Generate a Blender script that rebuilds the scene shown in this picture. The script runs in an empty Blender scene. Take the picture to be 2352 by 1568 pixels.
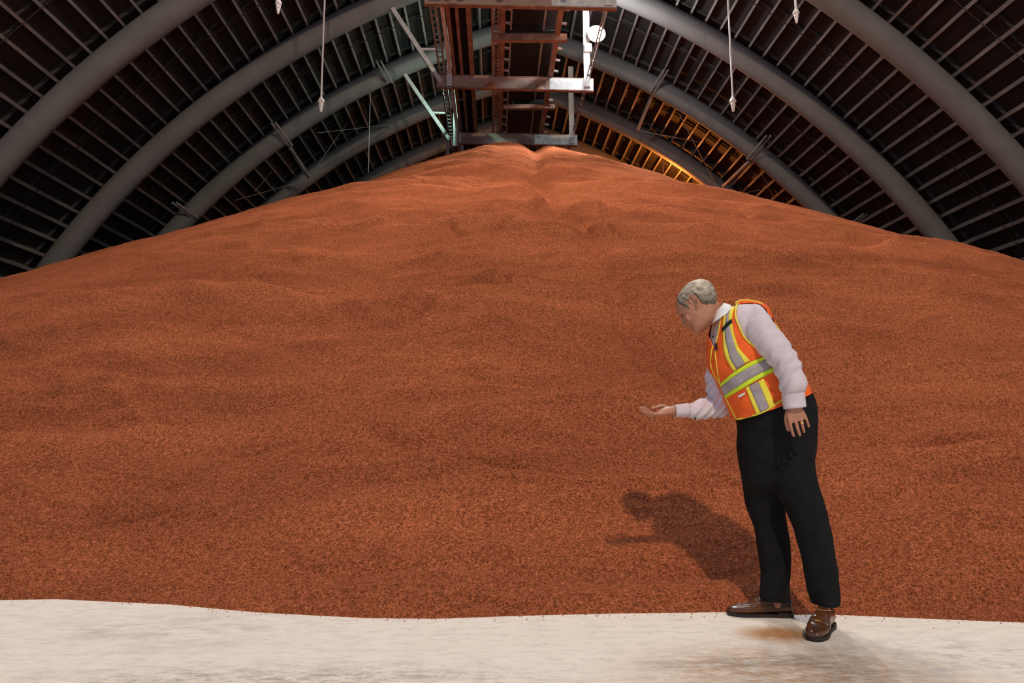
import bpy, bmesh, math, random
import numpy as np
from mathutils import Vector, Matrix
from mathutils.bvhtree import BVHTree
from mathutils import noise as mnoise
random.seed(7); RNG = np.random.default_rng(7)
SC = bpy.context.scene; COL = SC.collection
# ------------------------------------------------------------------ camera
F = 1568.0; W, H = 2352, 1568
CAMPOS = np.array([0, 0, .95])
_d = np.array([(1134 - W/2)/F, -(990 - H/2)/F, -1.0]); _d /= np.linalg.norm(_d)   # building axis (+Y) as the lens sees it
_z = np.array([0, 1.0, 0]); _z = _z - _d*_z.dot(_d); _z /= np.linalg.norm(_z)
MW = np.array([np.cross(_d, _z), _d, _z])
cam = bpy.data.cameras.new('camera'); cam_o = bpy.data.objects.new('camera', cam); COL.objects.link(cam_o)
cam.lens = 24; cam.sensor_width = 36; cam.clip_end = 300; cam.clip_start = .05
cam_o.matrix_world = Matrix.Translation(CAMPOS) @ Matrix(MW.tolist()).to_4x4()
SC.camera = cam_o
# ------------------------------------------------------------------ world, lights, exposure
wd = bpy.data.worlds.new('world'); SC.world = wd; wd.use_nodes = True
wd.node_tree.nodes['Background'].inputs[0].default_value = (.55, .70, 1.0, 1)
wd.node_tree.nodes['Background'].inputs[1].default_value = .52
SC.view_settings.view_transform = 'Standard'; SC.view_settings.look = 'None'
SC.view_settings.gamma = 1; SC.view_settings.use_curve_mapping = False; SC.view_settings.exposure = 0.0

def light(name, kind, loc, power, color, target=None, size=.5, spot=None, blend=.5):
    l = bpy.data.lights.new(name, kind); l.energy = power; l.color = color
    if kind == 'AREA': l.shape = 'DISK'; l.size = size
    else: l.shadow_soft_size = size
    if spot: l.spot_size = math.radians(spot); l.spot_blend = blend
    o = bpy.data.objects.new(name, l); COL.objects.link(o); o.location = loc
    if target is not None:
        o.rotation_euler = (Vector(target) - Vector(loc)).to_track_quat('-Z', 'Y').to_euler()
    return o
light('key_flood', 'SPOT', (2.75, -15.9, 20.6), 18500, (1, .80, .56), (1.0, 15, 5), .45, 88, .5)
light('added_pile_fill', 'SPOT', (-1.5, 15, 20.5), 4700, (1, .88, .80), (-1, 15, 6), .5, 110, 1)  # this and the next: unseen fill spots added overhead to light the heap
light('added_pile_fill', 'SPOT', (4.0, 15, 20.5), 4700, (1, .88, .80), (3, 15, 6), .5, 110, 1)

# ------------------------------------------------------------------ helpers
def A(*v): return np.array(v, float)
def P(px, py, Y):
    r = MW @ np.array([(px - W/2)/F, -(py - H/2)/F, -1.0])
    return CAMPOS + r*(Y/r[1])
def PZ(px, py, z=0):
    r = MW @ np.array([(px - W/2)/F, -(py - H/2)/F, -1.0])
    return CAMPOS + r*((z - CAMPOS[2])/r[2])
def proj(p):
    v = (np.asarray(p) - CAMPOS) @ MW
    return np.stack([W/2 + F*v[..., 0]/-v[..., 2], H/2 - F*v[..., 1]/-v[..., 2]], -1)
def wloc(o):
    l = A(0, 0, 0)
    while o is not None: l = l + A(*o.location); o = o.parent
    return l
def mk(name, verts, faces, m, parent=None, smooth=False, loc=None):
    v = np.asarray(verts, float)
    base = wloc(parent) if parent is not None else A(0, 0, 0)
    if loc is not None and parent is None: base = A(*loc)
    me = bpy.data.meshes.new(name)
    me.from_pydata((v - base).tolist(), [], [list(map(int, f)) for f in faces]); me.update()
    me.materials.append(m)
    if smooth: me.polygons.foreach_set('use_smooth', [True]*len(me.polygons))
    o = bpy.data.objects.new(name, me); COL.objects.link(o)
    if parent is not None: o.parent = parent
    elif loc is not None: o.location = loc
    return o
def tag(o, label=None, cat=None, group=None, kind=None):
    for k, x in (('label', label), ('category', cat), ('group', group), ('kind', kind)):
        if x: o[k] = x
    return o
def empty(name, loc, label, cat, group=None):
    o = bpy.data.objects.new(name, None); COL.objects.link(o); o.location = loc; o.empty_display_size = .1
    return tag(o, label, cat, group)
class MB:
    def __init__(s): s.v = []; s.f = []
    def add(s, v, f):
        n = len(s.v); s.v += [tuple(x) for x in v]; s.f += [[i + n for i in q] for q in f]; return s
    def bar(s, p, q, w, h, up=(0, 0, 1)):
        p, q, up = A(*p), A(*q), A(*up); d = (q - p)/np.linalg.norm(q - p)
        x = np.cross(d, up); x /= np.linalg.norm(x); y = np.cross(x, d)
        v = [e + x*a*w/2 + y*b*h/2 for e in (p, q) for a, b in ((-1, -1), (1, -1), (1, 1), (-1, 1))]
        return s.add(v, [(3, 2, 1, 0), (4, 5, 6, 7), (0, 1, 5, 4), (1, 2, 6, 5), (2, 3, 7, 6), (3, 0, 4, 7)])
    def box(s, a, b):
        (x0, y0, z0), (x1, y1, z1) = a, b
        return s.bar(((x0+x1)/2, y0, (z0+z1)/2), ((x0+x1)/2, y1, (z0+z1)/2), abs(x1-x0), abs(z1-z0))
    def tube(s, pts, r, n=8):
        v, f = tube(pts, r, n); return s.add(v, f)
    def lathe(s, c, prof, n=20):
        v = [(c[0] + r*math.cos(2*math.pi*k/n), c[1] + r*math.sin(2*math.pi*k/n), c[2] + z) for r, z in prof for k in range(n)]
        f = [(i*n + k, i*n + (k+1) % n, (i+1)*n + (k+1) % n, (i+1)*n + k) for i in range(len(prof)-1) for k in range(n)]
        f += [list(range(n))[::-1], [(len(prof)-1)*n + k for k in range(n)]]
        return s.add(v, f)
    def build(s, name, m, parent=None, smooth=False, loc=None): return mk(name, s.v, s.f, m, parent, smooth, loc)
def tube(pts, r, n=8):
    pts = [A(*p) for p in pts]; rs = [r]*len(pts) if np.isscalar(r) else list(r)
    # rounded ends
    P2, R2 = [], []
    d0 = (pts[0]-pts[1])/np.linalg.norm(pts[0]-pts[1]); d1 = (pts[-1]-pts[-2])/np.linalg.norm(pts[-1]-pts[-2])
    for a in (.95, .7, .35): P2.append(pts[0] + d0*rs[0]*a*.8); R2.append(rs[0]*math.sqrt(1-a*a))
    P2 += pts; R2 += rs
    for a in (.35, .7, .95): P2.append(pts[-1] + d1*rs[-1]*a*.8); R2.append(rs[-1]*math.sqrt(1-a*a))
    v = []; x = None
    for i, p in enumerate(P2):
        d = P2[min(i+1, len(P2)-1)] - P2[max(i-1, 0)]; d = d/np.linalg.norm(d)
        if x is None:
            x = np.cross(d, A(.3, .5, .81)); 
        x = x - d*x.dot(d); x /= np.linalg.norm(x); y = np.cross(d, x)
        for k in range(n):
            a = 2*math.pi*k/n; v.append(p + (x*math.cos(a) + y*math.sin(a))*R2[i])
    m = len(P2)
    f = [(i*n + k, i*n + (k+1) % n, (i+1)*n + (k+1) % n, (i+1)*n + k) for i in range(m-1) for k in range(n)]
    f += [list(range(n))[::-1], [(m-1)*n + k for k in range(n)]]
    return v, f
def catmull(keys, sub):
    K = np.asarray(keys, float); n = len(K); out = []
    for i in range(n-1):
        p0, p1, p2, p3 = K[max(i-1, 0)], K[i], K[i+1], K[min(i+2, n-1)]
        for s in range(sub):
            t = s/sub
            out.append(.5*(2*p1 + (p2-p0)*t + (2*p0-5*p1+4*p2-p3)*t*t + (3*p1-p0-3*p2+p3)*t**3))
    out.append(K[-1]); return np.array(out)
def smooth_line(pts, sub=6): return catmull(pts, sub)
def ellipsoid(c, ax, n=16, m=10):
    c = A(*c); ax = [A(*a) for a in ax]; v = []
    for i in range(m+1):
        t = math.pi*(i + (.02 if i == 0 else -.02 if i == m else 0))/m
        for k in range(n):
            a = 2*math.pi*k/n
            v.append(c + ax[0]*math.sin(t)*math.cos(a) + ax[1]*math.sin(t)*math.sin(a) + ax[2]*math.cos(t))
    f = [(i*n + (k+1) % n, i*n + k, (i+1)*n + k, (i+1)*n + (k+1) % n) for i in range(m) for k in range(n)]
    f += [list(range(n)), [m*n + k for k in range(n)][::-1]]
    return v, f
def ring(c, ax, ay, nexp, N):
    t = np.arange(N)*2*math.pi/N; cs, sn = np.cos(t), np.sin(t); e = 2/nexp
    return c + np.outer(np.sign(cs)*np.abs(cs)**e, ax) + np.outer(np.sign(sn)*np.abs(sn)**e, ay)
def loft(keys, sub=5, N=40, nexp=2.2, cap=True):
    K = catmull([np.concatenate(k) for k in keys], sub) if sub > 1 else np.array([np.concatenate(k) for k in keys])
    G = np.array([ring(k[0:3], k[3:6], k[6:9], nexp, N) for k in K])
    m = len(G); v = G.reshape(-1, 3)
    f = [(i*N + k, i*N + (k+1) % N, (i+1)*N + (k+1) % N, (i+1)*N + k) for i in range(m-1) for k in range(N)]
    if cap: f += [list(range(N))[::-1], [(m-1)*N + k for k in range(N)]]
    return v, f, G
def E(L, R, Y, dep, YR=None, tilt=0.0):
    """cross-section seen between two outline points at depth Y, with half-thickness dep away from the viewer"""
    l, r = P(L[0], L[1], Y), P(R[0], R[1], YR if YR else Y)
    return [(l + r)/2, (r - l)/2, A(0, dep, tilt)]
def remesh(name, parts, voxel, m, parent=None, iters=6, fac=.5, disp=None, loc=None):
    mb = MB()
    for p in parts: mb.add(p[0], p[1])
    o = mb.build('tmp', m)
    md = o.modifiers.new('r', 'REMESH'); md.mode = 'VOXEL'; md.voxel_size = voxel; md.use_smooth_shade = True
    if iters:
        sm = o.modifiers.new('s', 'SMOOTH'); sm.factor = fac; sm.iterations = iters
    dg = bpy.context.evaluated_depsgraph_get(); ev = o.evaluated_get(dg)
    me = bpy.data.meshes.new_from_object(ev)
    n = len(me.vertices); co = np.empty(n*3); me.vertices.foreach_get('co', co); co = co.reshape(-1, 3)
    no = np.empty(n*3); me.vertices.foreach_get('normal', no); no = no.reshape(-1, 3)
    if disp is not None: co = disp(co, no)
    base = wloc(parent) if parent is not None else (A(*loc) if loc is not None else A(0, 0, 0))
    me.vertices.foreach_set('co', (co - base).ravel()); me.update()
    me.polygons.foreach_set('use_smooth', [True]*len(me.polygons))
    me.name = name; me.materials.clear(); me.materials.append(m)
    old = o.data; bpy.data.objects.remove(o); bpy.data.meshes.remove(old)
    o = bpy.data.objects.new(name, me); COL.objects.link(o)
    if parent is not None: o.parent = parent
    elif loc is not None: o.location = loc
    return o
# vectorised gradient noise
_perm = np.random.default_rng(11).permutation(4096)
_gr = np.random.default_rng(12).uniform(0, 2*np.pi, 4096)
def pn(x, y, seed=0):
    xi, yi = np.floor(x).astype(int), np.floor(y).astype(int); xf, yf = x - xi, y - yi
    def g(i, j):
        a = _gr[_perm[(_perm[(i + seed*131) & 4095] + j*7 + seed*17) & 4095]]
        return np.cos(a)*(xf - (i - xi)) + np.sin(a)*(yf - (j - yi))
    u, v = xf**3*(xf*(xf*6-15)+10), yf**3*(yf*(yf*6-15)+10)
    return ((g(xi, yi)*(1-u) + g(xi+1, yi)*u)*(1-v) + (g(xi, yi+1)*(1-u) + g(xi+1, yi+1)*u)*v)*1.4

# ------------------------------------------------------------------ materials
def nodes(m): return m.node_tree, m.node_tree.nodes, m.node_tree.links
def mat(name, col, rough=.7, var=0.0, vscale=8.0, col2=None, bump=0.0, bscale=60.0, metal=0.0, emit=None, stretch=None, spec=.4, detail=6):
    m = bpy.data.materials.new(name); m.use_nodes = True; nt = m.node_tree; b = nt.nodes['Principled BSDF']
    b.inputs['Roughness'].default_value = rough; b.inputs['Metallic'].default_value = metal
    b.inputs['Specular IOR Level'].default_value = spec
    b.inputs['Base Color'].default_value = (*col, 1)
    tc = nt.nodes.new('ShaderNodeTexCoord'); mp = nt.nodes.new('ShaderNodeMapping'); nt.links.new(tc.outputs['Object'], mp.inputs[0])
    if stretch: mp.inputs['Scale'].default_value = stretch
    if var or col2:
        nz = nt.nodes.new('ShaderNodeTexNoise'); nz.inputs['Scale'].default_value = vscale; nz.inputs['Detail'].default_value = detail
        nt.links.new(mp.outputs[0], nz.inputs['Vector'])
        cr = nt.nodes.new('ShaderNodeValToRGB'); c2 = col2 or tuple(min(1, c*(1+var)) for c in col)
        c1 = col if col2 else tuple(c*(1-var) for c in col)
        cr.color_ramp.elements[0].position = .33; cr.color_ramp.elements[1].position = .67
        cr.color_ramp.elements[0].color = (*c1, 1); cr.color_ramp.elements[1].color = (*c2, 1)
        nt.links.new(nz.outputs['Fac'], cr.inputs[0]); nt.links.new(cr.outputs[0], b.inputs['Base Color'])
    if bump:
        n2 = nt.nodes.new('ShaderNodeTexNoise'); n2.inputs['Scale'].default_value = bscale; n2.inputs['Detail'].default_value = 4
        nt.links.new(mp.outputs[0], n2.inputs['Vector'])
        bp = nt.nodes.new('ShaderNodeBump'); bp.inputs['Strength'].default_value = bump; bp.inputs['Distance'].default_value = .01
        nt.links.new(n2.outputs['Fac'], bp.inputs['Height']); nt.links.new(bp.outputs[0], b.inputs['Normal'])
    if emit:
        b.inputs['Emission Color'].default_value = (*emit[0], 1); b.inputs['Emission Strength'].default_value = emit[1]
    return m
M = {}
M['arch'] = mat('arch_wood', (.185, .17, .158), .75, .08, 1.2, bump=.1, bscale=30, stretch=(1, 1, 1))
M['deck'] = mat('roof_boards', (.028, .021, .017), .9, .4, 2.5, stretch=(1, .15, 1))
M['purlin'] = mat('purlin_wood', (.29, .265, .245), .8, .25, 3, stretch=(1, .3, 1))
M['dust'] = mat('grey_dust', (.34, .23, .17), .9, .2, 6)
M['block'] = mat('blocking_wood', (.055, .048, .042), .85, .3, 3)
M['steel'] = mat('dusty_red_steel', (.27, .145, .10), .7, .35, 3, bump=.2)
M['beam'] = mat('dusty_plate', (.27, .14, .095), .75, col2=(.46, .34, .27), vscale=.55, bump=.2)
M['white_steel'] = mat('pale_steel', (.62, .60, .57), .6, .15, 4)
M['belt'] = mat('dark_belt', (.012, .011, .011), .9, .3, 5)
M['grey_steel'] = mat('grey_steel', (.30, .27, .25), .6, .2, 5)
M['rope'] = mat('white_rope', (.72, .68, .64), .8, .1, 30)
M['plastic'] = mat('white_wrap', (.80, .72, .67), .6, .12, 12)
M['skin'] = mat('skin', (.44, .20, .12), .55, .10, 40, bump=.08, bscale=250)
M['hair'] = mat('grey_hair', (.13, .10, .065), .6, col2=(.46, .40, .31), vscale=60, bump=.8, bscale=140, stretch=(.3, 1, 1))
def _hair():
    nt, N, L = nodes(M['hair']); b = N['Principled BSDF']; src = b.inputs['Base Color'].links[0].from_socket
    tc = N.new('ShaderNodeTexCoord'); sx = N.new('ShaderNodeSeparateXYZ'); L.new(tc.outputs['Object'], sx.inputs[0])
    mr = N.new('ShaderNodeMapRange'); mr.inputs['From Min'].default_value = 1.575; mr.inputs['From Max'].default_value = 1.70; mr.inputs['To Min'].default_value = .30; mr.inputs['To Max'].default_value = 1.9; L.new(sx.outputs[2], mr.inputs[0])   # brown nape hair; rim light painted in as whitening towards the crown
    mx = N.new('ShaderNodeMix'); mx.data_type = 'RGBA'; mx.blend_type = 'MULTIPLY'; mx.inputs[0].default_value = 1; L.new(src, mx.inputs[6]); L.new(mr.outputs[0], mx.inputs[7]); L.new(mx.outputs[2], b.inputs['Base Color'])

M['shirt'] = mat('lilac_shirt', (.62, .54, .58), .85, .06, 30, bump=.12, bscale=90)
M['collar'] = mat('white_collar', (.82, .80, .82), .8, .03, 30)
M['orange'] = mat('orange_mesh', (.92, .13, .015), .7, .12, 30, bump=.3, bscale=300)
M['lime'] = mat('lime_tape', (.60, .80, .02), .6, .06, 40, bump=.2, bscale=300)
M['yellow'] = mat('yellow_tape', (.85, .74, .06), .6, .06, 40, bump=.2, bscale=300)
M['silver'] = mat('silver_tape', (.36, .32, .33), .45, .12, 25, metal=.1, bump=.2, bscale=300)
M['black'] = mat('black_cloth', (.006, .006, .007), .85, .3, 20, bump=.15, bscale=200, spec=.2)
M['blackp'] = mat('black_plastic', (.006, .006, .006), .4)
M['leather'] = mat('brown_leather', (.11, .038, .010), .25, col2=(.045, .016, .006), vscale=14, bump=.05, bscale=120, spec=.6)
M['sole'] = mat('dark_sole', (.02, .012, .009), .6)
M['gold'] = mat('gold', (.95, .62, .2), .25, metal=1)
M['sock'] = mat('sock', (.42, .17, .10), .8)
M['eye'] = mat('eye', (.05, .03, .02), .2)
M['lip'] = mat('lip', (.28, .10, .075), .5)
M['lamp'] = mat('lamp_glass', (1, 1, 1), .3, emit=((.85, .92, 1), 90))
M['warm_lamp'] = mat('warm_lamp_glass', (1, .8, .4), .3, emit=((1, .55, .15), 20))
M['cool_lamp'] = mat('cool_lamp_glass', (.8, 1, .95), .3, emit=((.6, 1, .85), 20))
_hair()
# potash
def potash_mat():
    m = mat('potash', (.33, .095, .04), 1, spec=0); nt, N, L = nodes(m); b = N['Principled BSDF']
    tc = N.new('ShaderNodeTexCoord')
    def noise(sc, det, rough=.6):
        n = N.new('ShaderNodeTexNoise'); n.inputs['Scale'].default_value = sc; n.inputs['Detail'].default_value = det; n.inputs['Roughness'].default_value = rough
        L.new(tc.outputs['Object'], n.inputs['Vector']); return n
    n1 = noise(38, 6, .75)
    cr = N.new('ShaderNodeValToRGB'); e = cr.color_ramp.elements
    e[0].position = .30; e[0].color = (.25, .066, .026, 1); e[1].position = .70; e[1].color = (.63, .20, .092, 1)
    x = e.new(.5); x.color = (.45, .128, .052, 1)
    L.new(n1.outputs['Fac'], cr.inputs[0])
    vo = N.new('ShaderNodeTexVoronoi'); vo.inputs['Scale'].default_value = 135; L.new(tc.outputs['Object'], vo.inputs['Vector'])
    sp = N.new('ShaderNodeSeparateColor'); L.new(vo.outputs['Color'], sp.inputs[0])
    mr = N.new('ShaderNodeMapRange'); mr.inputs['To Min'].default_value = .45; mr.inputs['To Max'].default_value = 1.55; L.new(sp.outputs[0], mr.inputs[0])
    mx = N.new('ShaderNodeMix'); mx.data_type = 'RGBA'; mx.blend_type = 'MULTIPLY'; mx.inputs[0].default_value = 1
    sm = N.new('ShaderNodeMapping'); sm.inputs['Scale'].default_value = (.28, 1.0, 1.0); L.new(tc.outputs['Object'], sm.inputs[0])
    n3 = noise(1.1, 8, .62); L.new(sm.outputs[0], n3.inputs['Vector'])                 # sorted bands of coarse and fine product
    m3 = N.new('ShaderNodeMapRange'); m3.inputs['From Min'].default_value = .3; m3.inputs['From Max'].default_value = .7; m3.inputs['To Min'].default_value = .74; m3.inputs['To Max'].default_value = 1.24; L.new(n3.outputs['Fac'], m3.inputs[0])
    mb3 = N.new('ShaderNodeMix'); mb3.data_type = 'RGBA'; mb3.blend_type = 'MULTIPLY'; mb3.inputs[0].default_value = 1
    L.new(cr.outputs[0], mb3.inputs[6]); L.new(m3.outputs[0], mb3.inputs[7]); L.new(mb3.outputs[2], mx.inputs[6]); L.new(mr.outputs[0], mx.inputs[7]); L.new(mx.outputs[2], b.inputs['Base Color'])
    n2 = noise(11, 9, .82); L.new(sm.outputs[0], n2.inputs['Vector'])
    b1 = N.new('ShaderNodeBump'); b1.inputs['Strength'].default_value = .6; b1.inputs['Distance'].default_value = .045; L.new(n2.outputs['Fac'], b1.inputs['Height'])
    b2 = N.new('ShaderNodeBump'); b2.inputs['Strength'].default_value = 1; b2.inputs['Distance'].default_value = .009; b2.invert = True
    L.new(vo.outputs['Distance'], b2.inputs['Height']); L.new(b1.outputs[0], b2.inputs['Normal']); L.new(b2.outputs[0], b.inputs['Normal'])
    return m
M['potash'] = potash_mat()
M['grain'] = mat('potash_grain', (.36, .10, .042), .7, .5, 60)
def floor_mat():
    m = mat('salt_dusted_concrete', (.7, .64, .57), .85, spec=.2); nt, N, L = nodes(m); b = N['Principled BSDF']
    tc = N.new('ShaderNodeTexCoord')
    def noise(sc, det, rough=.6, stretch=(1, 1, 1), off=(0, 0, 0)):
        mp = N.new('ShaderNodeMapping'); mp.inputs['Scale'].default_value = stretch; mp.inputs['Location'].default_value = off
        L.new(tc.outputs['Object'], mp.inputs[0])
        n = N.new('ShaderNodeTexNoise'); n.inputs['Scale'].default_value = sc; n.inputs['Detail'].default_value = det; n.inputs['Roughness'].default_value = rough
        L.new(mp.outputs[0], n.inputs['Vector']); return n
    def ramp(src, p0, p1):
        r = N.new('ShaderNodeMapRange'); r.inputs['From Min'].default_value = p0; r.inputs['From Max'].default_value = p1; r.interpolation_type = 'SMOOTHSTEP'
        L.new(src, r.inputs[0]); return r.outputs[0]
    def mix(c0, c1, fac):
        x = N.new('ShaderNodeMix'); x.data_type = 'RGBA'
        (L.new(c0, x.inputs[6]) if not isinstance(c0, tuple) else setattr(x.inputs[6], 'default_value', (*c0, 1)))
        x.inputs[7].default_value = (*c1, 1); L.new(fac, x.inputs[0]); return x.outputs[2]
    def mul(a, c):
        x = N.new('ShaderNodeMath'); x.operation = 'MULTIPLY'; L.new(a, x.inputs[0])
        (L.new(c, x.inputs[1]) if not isinstance(c, float) else setattr(x.inputs[1], 'default_value', c)); return x.outputs[0]
    def blob(cx, cy, rx, ry):          # where the floor is worn and stained
        mp = N.new('ShaderNodeMapping'); mp.inputs['Location'].default_value = (-cx/rx, -cy/ry, 0); mp.inputs['Scale'].default_value = (1/rx, 1/ry, 0)
        L.new(tc.outputs['Object'], mp.inputs[0])
        ln = N.new('ShaderNodeVectorMath'); ln.operation = 'LENGTH'; L.new(mp.outputs[0], ln.inputs[0])
        r = N.new('ShaderNodeMapRange'); r.inputs['From Min'].default_value = 1.0; r.inputs['From Max'].default_value = .2; r.interpolation_type = 'SMOOTHSTEP'
        L.new(ln.outputs['Value'], r.inputs[0]); return r.outputs[0]
    c = mix((.78, .71, .62), (.60, .545, .48), ramp(noise(7, 10, .85, (1, 2.6, 1)).outputs['Fac'], .45, .66))
    c = mix(c, (.52, .35, .20), mul(ramp(noise(14, 10, .85, (1, 4, 1), (3, 1, 0)).outputs['Fac'], .53, .66), .6))      # tan scuffs
    c = mix(c, (.36, .31, .26), mul(ramp(noise(8, 10, .88, (1, 2.2, 1), (7, 4, 0)).outputs['Fac'], .44, .60), blob(-.85, 2.74, 1.5, .36)))
    c = mix(c, (.46, .41, .37), mul(mul(ramp(noise(3, 9, .7, (1, 2, 1), (1, 9, 0)).outputs['Fac'], .45, .62), .6), blob(-1.6, 3.5, .9, .5)))
    c = mix(c, (.40, .26, .155), mul(ramp(noise(8, 10, .88, (1, 2.6, 1), (2, 2, 0)).outputs['Fac'], .34, .60), blob(1.2, 2.8, .95, .6)))
    c = mix(c, (.40, .20, .08), mul(ramp(noise(6, 6, .6, (1, 2, 1), (5, 2, 0)).outputs['Fac'], .30, .42), blob(1.34, 3.33, .28, .19)))
    c = mix(c, (.50, .46, .42), mul(ramp(noise(6, 9, .75, (1, 2.5, 1), (9, 2, 0)).outputs['Fac'], .46, .62), blob(1.9, 2.95, .8, .4)))
    c = mix(c, (.30, .10, .05), mul(ramp(noise(70, 3, .6).outputs['Fac'], .68, .74), .8))                                # crumbs ground in
    L.new(c, b.inputs['Base Color'])
    bp = N.new('ShaderNodeBump'); bp.inputs['Strength'].default_value = .35; bp.inputs['Distance'].default_value = .01
    L.new(noise(30, 8, .7, (1, 2, 1)).outputs['Fac'], bp.inputs['Height']); L.new(bp.outputs[0], b.inputs['Normal'])
    return m
M['floor'] = floor_mat()

# ------------------------------------------------------------------ setting: floor, gothic roof on glulam arches, end wall
XC = 1.05; RX, RZ, RR = -9.22, -10.65, 35.19          # soffit arc: centre offset from the middle plane, radius
YA = [18.7 + 6*k for k in range(7)]                     # arch planes, the first just out of frame
def arc(side, t, rad=0.0):
    """point on the arch line: t = angle from vertical, rad = out from the soffit"""
    return A(XC + side*(RX + (RR + rad)*math.sin(t)), 0, RZ + (RR + rad)*math.cos(t))
T0 = math.asin(-RX/RR); T1 = math.acos(-RZ/RR) ; DEP = 1.05; DECK = DEP + .34
def t_apex(rad): return math.asin(-RX/(RR+rad))
fl = MB(); fl.box((-34, -4, -.3), (36, 64, 0)); tag(fl.build('floor', M['floor']), kind='structure')
ceil = MB()
for s in (-1, 1):
    ts = np.linspace(t_apex(DECK), T1 + .02, 40)
    for i in range(39):
        a, b2 = arc(s, ts[i], DECK), arc(s, ts[i+1], DECK); c, d = arc(s, ts[i], DECK + .2), arc(s, ts[i+1], DECK + .2)
        q = [p + A(0, y, 0) for y in (YA[0]-11, YA[-1]+1) for p in (a, b2, d, c)]
        ceil.add(q, [(0, 1, 5, 4), (3, 7, 6, 2), (0, 4, 7, 3), (1, 2, 6, 5), (0, 3, 2, 1), (4, 5, 6, 7)])
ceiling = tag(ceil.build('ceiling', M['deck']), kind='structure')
wl = MB(); n = 24
outer = [arc(-1, t, DECK) for t in np.linspace(T1, t_apex(DECK), n)] + [arc(1, t, DECK) for t in np.linspace(t_apex(DECK), T1, n)][1:]
m_ = len(outer); wl.add([p + A(0, YA[-1]+.6, 0) for p in outer] + [p + A(0, YA[-1]+.9, 0) for p in outer],
    [list(range(m_)), [m_ + k for k in range(m_)][::-1]] + [(k, m_+k, m_+(k+1) % m_, (k+1) % m_) for k in range(m_)])
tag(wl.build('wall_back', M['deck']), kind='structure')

# pile height field
RB_ANG, RB = [], []
APX, APY, HP = 1.2, 34.0, 16.1
for q in [(-700, 1380), (0, 1372), (150, 1370), (400, 1383), (600, 1402), (850, 1416), (1000, 1418), (1200, 1412), (1400, 1408), (1670, 1405), (1950, 1412), (2100, 1418), (2352, 1427), (2900, 1425)]:
    e = PZ(*q); RB_ANG.append(math.atan2(e[0]-APX, APY-e[1])); RB.append(math.hypot(e[0]-APX, APY-e[1]))
def bump(x, y, cx, cy, sx, sy): return np.exp(-((x-cx)/sx)**2 - ((y-cy)/sy)**2)
GULLY = [P(*q) for q in ((1222, 372, 33), (1235, 450, 28), (1228, 520, 22.5), (1255, 585, 19), (1262, 650, 15.5), (1330, 740, 12.5), (1395, 860, 9.2), (1445, 930, 7.8), (1560, 1020, 6.4), (1640, 1120, 5.4), (1700, 1200, 4.8))]
GULLY = smooth_line(GULLY, 6)
SCARPS = [[(1080, 524), (1152, 528), (1203, 537), (1233, 548)], [(1003, 571), (1029, 567), (1058, 575), (1101, 575), (1139, 569), (1182, 560)], [(1237, 507), (1271, 501), (1331, 504), (1369, 503)], [(1331, 465), (1348, 482), (1394, 503)],
    [(1339, 541), (1360, 556), (1390, 554), (1424, 567)], [(1258, 584), (1297, 586), (1348, 592)], [(701, 571), (748, 552), (790, 541), (841, 543), (884, 550), (922, 553)], [(948, 414), (982, 420), (1016, 416)], [(1190, 435), (1211, 443), (1245, 443)],
    [(1097, 639), (1139, 637), (1173, 628)], [(1126, 699), (1143, 707), (1160, 708), (1186, 696), (1220, 682)], [(922, 775), (956, 764), (1003, 745)], [(1084, 826), (1118, 830), (1143, 837)], [(560, 1062), (640, 1055), (735, 1041), (767, 1033), (849, 1037), (940, 1052)],
    [(1053, 1078), (1120, 1083), (1216, 1094), (1300, 1115)], [(850, 460), (930, 452), (1010, 448)], [(500, 620), (600, 606), (690, 598)], [(1500, 470), (1640, 478), (1760, 482)], [(300, 700), (420, 690), (520, 697)], [(1750, 600), (1880, 612), (2010, 634)], [(130, 800), (260, 780), (400, 790), (520, 770)],
    [(860, 1130), (930, 1137), (1010, 1128)], [(1900, 760), (2050, 775), (2200, 770)], [(700, 660), (790, 668), (880, 655)], [(1240, 650), (1300, 660), (1380, 655)], [(250, 1190), (350, 1175), (470, 1185)], [(2000, 980), (2120, 1000), (2260, 995)]]
_sc = []
def scarp_lines():
    for l in SCARPS:
        w = []
        for px, py in resample2(l, 14):
            for t in np.geomspace(3.6, 36, 500):
                q = P(px, py, t)
                if q[2] < float(pile_z(q[0:1], q[1:2], False)[0]): break
            w.append(q)
        w = np.array(w); o = np.argsort(w[:, 0]); _sc.append(w[o])
def resample2(pts, n):
    p = np.array(pts, float); t = np.linspace(0, len(p)-1, n); return np.stack([np.interp(t, np.arange(len(p)), p[:, k]) for k in range(2)], -1)
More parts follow.
